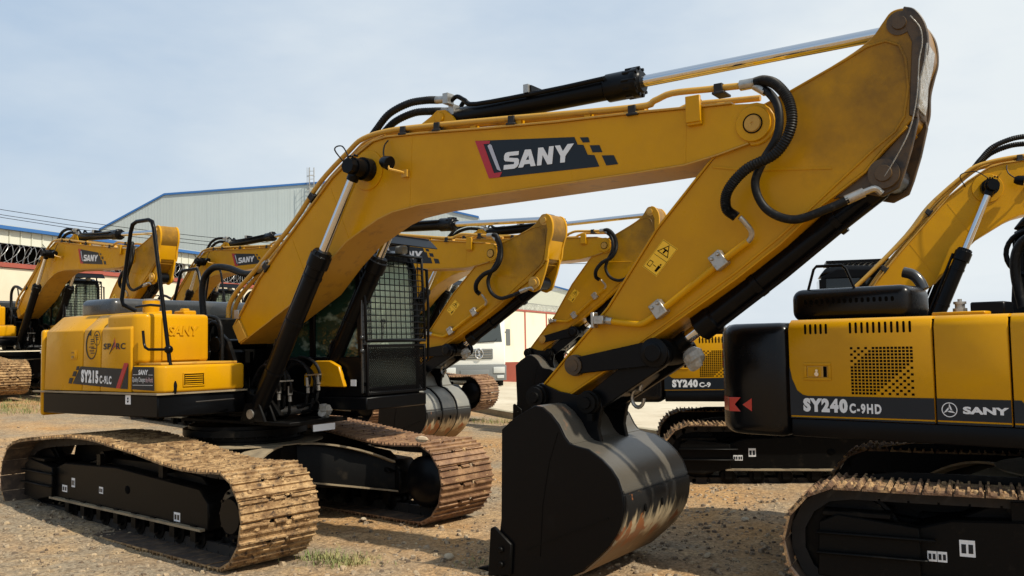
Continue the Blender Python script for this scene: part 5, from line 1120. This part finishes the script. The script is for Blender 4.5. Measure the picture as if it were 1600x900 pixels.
# low shed behind the wall: dark opening, pale cladding band, blue fascia
CLAD = mat('cream_metal_cladding', (0.66, 0.66, 0.55), .5); BLUE = mat('blue_painted_steel', (0.03, 0.13, 0.36), .45)
GREYC = mat('grey_green_metal_cladding', (0.44, 0.485, 0.47), .5, col2=(.415, .46, .45), scale=.15, lo=.4, hi=.6)
s0 = -12; shed = empty('low_shed', wp(0, s0, 0)); tag(shed, 'long low open shed with blue roof edge and cream cladding band behind the wall', 'shed')
x_ = 0; 
b = MB(); wbox(b, -8, 84, s0-2.0, s0-1.8, -1, 7.71); wbuild(b, 'shed_shade_sheet', DRK, shed)  # black sheet close behind the front stands in for the shade inside
b = MB(); wbox(b, -8, 84, s0-10, s0+.25, 7.72, 7.78); wbuild(b, 'roof', GREYC, shed)
b = MB(); wbox(b, -8, 84, s0+.02, s0+.28, 7.58, 7.74); wbuild(b, 'fascia', BLUE, shed)
t = -8.0
PANEL = []
while t < 84:
    b = MB(); wbox(b, t+.01, t+.61, s0, s0+.05, 6.95, 7.58); b_ = wbuild(b, 'cladding_panel', CLAD, shed)
    b = MB(); wbox(b, t+.02, t+.06, s0+.05, s0+.09, 6.95, 7.58); b.build('panel_rib', CLAD, b_)
    t += .62
for k in range(11): b = MB(); wbox(b, -6+k*9, -5.75+k*9, s0-.3, s0-.05, -1, 6.95); wbuild(b, 'steel_post', CLAD, shed)
# big warehouse
wh = empty('warehouse', (-17, 76, 0)); tag(wh, 'big grey green corrugated warehouse with blue roof edge and roof ladder', 'warehouse')
RL = [(-34.75, 12.0), (-29.26, 14.92), (-16.91, 15.63), (-12.6, 15.85), (-4.75, 13.0), (-2.7, 12.5)]
def wz(x):
    for (a, b_), (c, d) in zip(RL, RL[1:]):
        if a <= x <= c: return b_+(d-b_)*(x-a)/(c-a)
b = MB(); b.prism([(-34.75, -1)] + RL + [(-2.7, -1)], 75.12, 110, 'y'); o = b.build('wall', GREYC); o.parent = wh; o.matrix_basis = Matrix.Translation((17, -76, 0))
x = -34.7; k = 0
while x < -2.75:
    x2 = min(x+1.0, -2.7); b = MB(); pts = [(x+.004, 0), (x+.004, wz(x+.004))] + [p for p in RL if x+.004 < p[0] < x2-.004] + [(x2-.004, wz(x2-.004)), (x2-.004, 0)]
    b.prism(pts, 75.02, 75.11, 'y')
    o2 = b.build('cladding_panel', GREYC, wh); o2.matrix_basis = Matrix.Translation((17, -76, 0))
    b = MB()
    for q in range(4): xx = x+.12+.25*q; b.prism([(xx, 0), (xx, wz(xx)-.02), (xx+.05, wz(xx+.05)-.02), (xx+.05, 0)], 75.01, 75.02, 'y')
    b.build('cladding_rib', GREYC, o2)
    x += 1.0
b = MB()
for (a, c), (d, e) in zip(RL, RL[1:]): b.prism([(a, c), (a, c+.16), (d, e+.16), (d, e)], 74.9, 110.2, 'y')
o = b.build('roof_edge', BLUE, wh); o.matrix_basis = Matrix.Translation((17, -76, 0))
b = MB()
for dx in (0, .42): b.cyl((-16.95+dx, 74.7, 8), (-16.95+dx, 74.7, 17.0), .035, n=6)
for k in range(26): b.cyl((-16.95, 74.7, 8.2+.34*k), (-16.53, 74.7, 8.2+.34*k), .022, n=6)
for dx, y in ((-.05, 74.2), (.5, 74.2), (.22, 74.0)): b.cyl((-16.95+dx, y, 9.5), (-16.95+dx, y, 16.9), .02, n=6)
for k in range(7):
    z = 9.6+1.1*k; b.tube([(-16.95, 74.7, z), (-17.05, 74.3, z), (-16.73, 74.0, z), (-16.41, 74.3, z), (-16.53, 74.7, z)], .02, 5)
o = b.build('roof_ladder', STL, wh); o.matrix_basis = Matrix.Translation((17, -76, 0))
# far right low building
rb = empty('long_low_building', (5, 96, 0)); tag(rb, 'distant low white building with thin blue eave right of centre behind the wall', 'building')
for nm, m, P, y0, y1 in (('wall', CLAD, [(-6, -1), (-6, 7.6), (5.9, 7.35), (5.9, -1)], 95, 110), ('roof', WHT, [(-6, 7.61), (-6, 8.5), (3.8, 8.0), (5.95, 7.36)], 95, 110), ('eave', BLUE, [(3.75, 8.01), (3.75, 8.15), (6.05, 7.5), (6.05, 7.36)], 94.8, 110)):
    b = MB(); b.prism(P, y0, y1, 'y'); o = b.build(nm, m, rb); o.matrix_basis = Matrix.Translation((-5, -96, 0))
# low red wall by the lorry
lw = MB(); lw.box(-.95, 5.5, 38.6, 38.9, -.3, 1.10); lo = lw.build('low_wall', TRIM, bevel=.01, seg=1); tag(lo, 'low red painted wall beside the white lorry', 'wall')
# overhead cables
for k, (z0, z1, lab) in enumerate(((11.55, 8.9, 'topmost of the three thin overhead cables at the left'), (11.2, 8.62, 'middle one of the three thin overhead cables at the left'), (11.02, 8.35, 'lowest of the three thin overhead cables at the left'))):
    b = MB(); P = [(-56+70*t/16, 60, z0+(z1-z0)*(-56+70*t/16+34.5)/18.6 + .0022*(-56+70*t/16+34.5)*(-56+70*t/16+15.9)) for t in range(17)]
    b.tube(P, .020, 5); o = b.build('overhead_cable', RUB); tag(o, lab, 'cable', 'overhead cables')
# ------------------------------------------------------------------ lorry
tx, ty_ = -1.50, 34.5; tz = 0
lr = empty('lorry', (tx, ty_, tz+.12), .10); tag(lr, 'white lorry facing the camera beneath the middle excavator arm, oval badge on its black grille', 'lorry')
TW = mat('lorry_white_paint', (.80, .80, .74), .3, coat=.3); TG = mat('lorry_grey_plastic', (.16, .17, .17), .5); TL = mat('headlight_lens', (.55, .57, .55), .15)
b = MB(); b.prism([(0, .95), (-.02, 1.75), (.16, 2.95), (.45, 3.25), (2.1, 3.3), (2.2, .95)], -1.2, 1.2, 'x', Matrix.Identity(4)); cabo = b.build('lorry_cab', TW, lr, bevel=.06, seg=3)
b = MB(); b.add([(-1.08, .005, 1.86), (1.08, .005, 1.86), (1.0, .13, 2.78), (-1.0, .13, 2.78), (-1.08, -.02, 1.86), (1.08, -.02, 1.86), (1.0, .105, 2.78), (-1.0, .105, 2.78)], [(0, 1, 2, 3), (7, 6, 5, 4), (0, 4, 5, 1), (1, 5, 6, 2), (2, 6, 7, 3), (3, 7, 4, 0)])
b.build('windscreen', mat('lorry_glass', (.05, .06, .06), .08), cabo)
b = MB(); b.box(-.42, .72, -.045, 0, 1.20, 1.60); b.build('grille', TG, cabo, bevel=.02, seg=1)
b = MB()
for z in (1.28, 1.36, 1.47, 1.55): b.box(-.38, .68, -.065, -.045, z-.02, z+.005)
b.build('grille_bar', STL, cabo)
b = MB(); R1 = [(.18+.15*math.cos(2*pi*i/24), -.08, 1.42+.19*math.sin(2*pi*i/24)) for i in range(25)]; b.tube(R1, .022, 6); b.tube([(.13, -.08, 1.32), (.20, -.08, 1.40), (.16, -.08, 1.46), (.23, -.08, 1.53)], .022, 6); b.tube([(.23, -.08, 1.30), (.18, -.08, 1.36)], .02, 6); b.tube([(.13, -.08, 1.54), (.18, -.08, 1.48)], .02, 6); b.build('badge', CHR, cabo)
b = MB(); b.box(-1.22, 1.22, -.18, .4, .38, .96); b.box(-.55, .55, -.22, -.18, .45, .80); b.build('bumper', TG, lr, bevel=.05, seg=2)
for sx_ in (-1, 1):
    b = MB(); b.box(min(sx_*.72, sx_*1.16), max(sx_*.72, sx_*1.16), -.215, -.18, .66, .90); b.build('headlight', TL, lr, bevel=.02, seg=2)
    b = MB(); b.box(min(sx_*.85, sx_*1.12), max(sx_*.85, sx_*1.12), -.21, -.18, .46, .58); b.build('fog_lamp', TL, lr, bevel=.02, seg=1)
    b = MB(); b.cyl((sx_*.80, 1.0, .42), (sx_*1.15, 1.0, .42), .52, n=26); b.build('wheel', RUB, lr)
    b = MB(); b.box(min(sx_*1.25, sx_*1.42), max(sx_*1.25, sx_*1.42), .1, .2, 1.7, 2.35); b.box(min(sx_*1.15, sx_*1.3), max(sx_*1.15, sx_*1.3), .13, .17, 2.2, 2.25); b.build('wing_mirror', TG, lr, bevel=.02, seg=1)
b = MB(); b.tube([(-.9, -.03, 1.84), (-.2, -.04, 1.88), (.1, .05, 2.05)], .015, 5); b.tube([(.1, -.03, 1.84), (.8, -.04, 1.88), (.95, .05, 2.05)], .015, 5); b.build('wiper', RUB, cabo)
b = MB(); b.box(-.95, .95, 2.3, 7.5, .7, 1.0); b.box(-1.2, 1.2, 2.5, 7.6, 1.0, 2.6); b.build('cargo_body', TG, lr, bevel=.03, seg=1)
for sx_ in (-1, 1): b = MB(); b.cyl((sx_*.7, 6.0, .42), (sx_*1.15, 6.0, .42), .52, n=26); b.build('wheel', RUB, lr)

# ------------------------------------------------------------------ gravel, grass, stones
STONE = mat('gravel_stone', (0.30, 0.23, 0.155), .9, col2=(.44, .33, .20), scale=3, lo=.4, hi=.6, col3=(.12, .085, .055), scale3=9, lo3=.48, hi3=.56)
random.seed(21); b = MB()
def stone(b, x, y, z, r):
    a = random.random()*6.28; v = []; sq = random.uniform(.4, .8)
    for k, (u, w) in enumerate(((.5, 0), (1, .2), (.6, .75))):
        pass
    for i in range(5): t = a+i*1.2566+random.uniform(-.25, .25); q = r*random.uniform(.75, 1.15); v.append((x+q*math.cos(t), y+q*math.sin(t), z-.2*r))
    for i in range(5): t = a+.5+i*1.2566+random.uniform(-.25, .25); q = r*random.uniform(.45, .75); v.append((x+q*math.cos(t), y+q*math.sin(t), z+r*sq*random.uniform(.7, 1)))
    f = [(9, 8, 7, 6, 5)]
    for i in range(5): j = (i+1) % 5; f += [(i, j, 5+i), (j, 5+j, 5+i)]
    b.add(v, f)
n_ = 0
while n_ < 24000:
    y = 4.3 + 13*random.random()**1.5; x = random.uniform(-.72, .68)*y; k = noise.noise(Vector((x*.33, y*.33, 0)))+.5
    if random.random() > k*1.15: continue
    r = .006+.032*random.random()**4; stone(b, x, y, gz(x, y)-.008+noise.fractal(Vector((x, y, 0))*.9, 1.0, 2.0, 4)*.022, r); n_ += 1
tag(b.build('gravel', STONE, sharp=20), 'loose grey and tan gravel scattered on the dirt', kind='stuff')
GRASS = mat('dry_green_grass', (0.10, 0.15, 0.035), .8, col2=(.36, .31, .12), scale=2.5, lo=.4, hi=.65)
b = MB()
def gpix(px, py):   # points on the ground found once from the photograph's sight lines
    return px, py
def tuft(x, y, n, s, h):
    for _ in range(n):
        dx, dy = random.gauss(0, s), random.gauss(0, s*.8); z = gz(x+dx, y+dy)-.02; a = random.random()*6.28; hh = h*random.uniform(.4, 1.1); w = .004; c = Vector((x+dx, y+dy, z)); d = Vector((math.cos(a), math.sin(a), 0)); e = Vector((-d.y, d.x, 0))*w
        b.add([c-e, c+e, c+d*hh*.35+e*.7+Vector((0, 0, hh*.7)), c+d*hh*.35-e*.7+Vector((0, 0, hh*.7)), c+d*hh*.9+Vector((0, 0, hh))], [(0, 1, 2, 3), (3, 2, 4)])
for x, y, n, s, h in GR: tuft(x, y, n, s, h)
tag(b.build('grass', GRASS, sharp=180), 'sparse green and straw coloured grass tufts on the dirt', kind='stuff')
RK = mat('pale_rock', (.48, .40, .28), .9, col2=(.34, .26, .17), scale=9, lo=.4, hi=.6, bump=.4, bscale=20)
for i, (x, y, z, r, lab) in enumerate(RKS):
    random.seed(50+i); b = MB(); b.ball((0, 0, 0), r, 8, (1.2, .9, .65), .16); o = b.build('stone', RK, sharp=25); o.location = (x, y, z); o.rotation_euler = (.2*i, .1, i*1.3); tag(o, lab, 'stone')
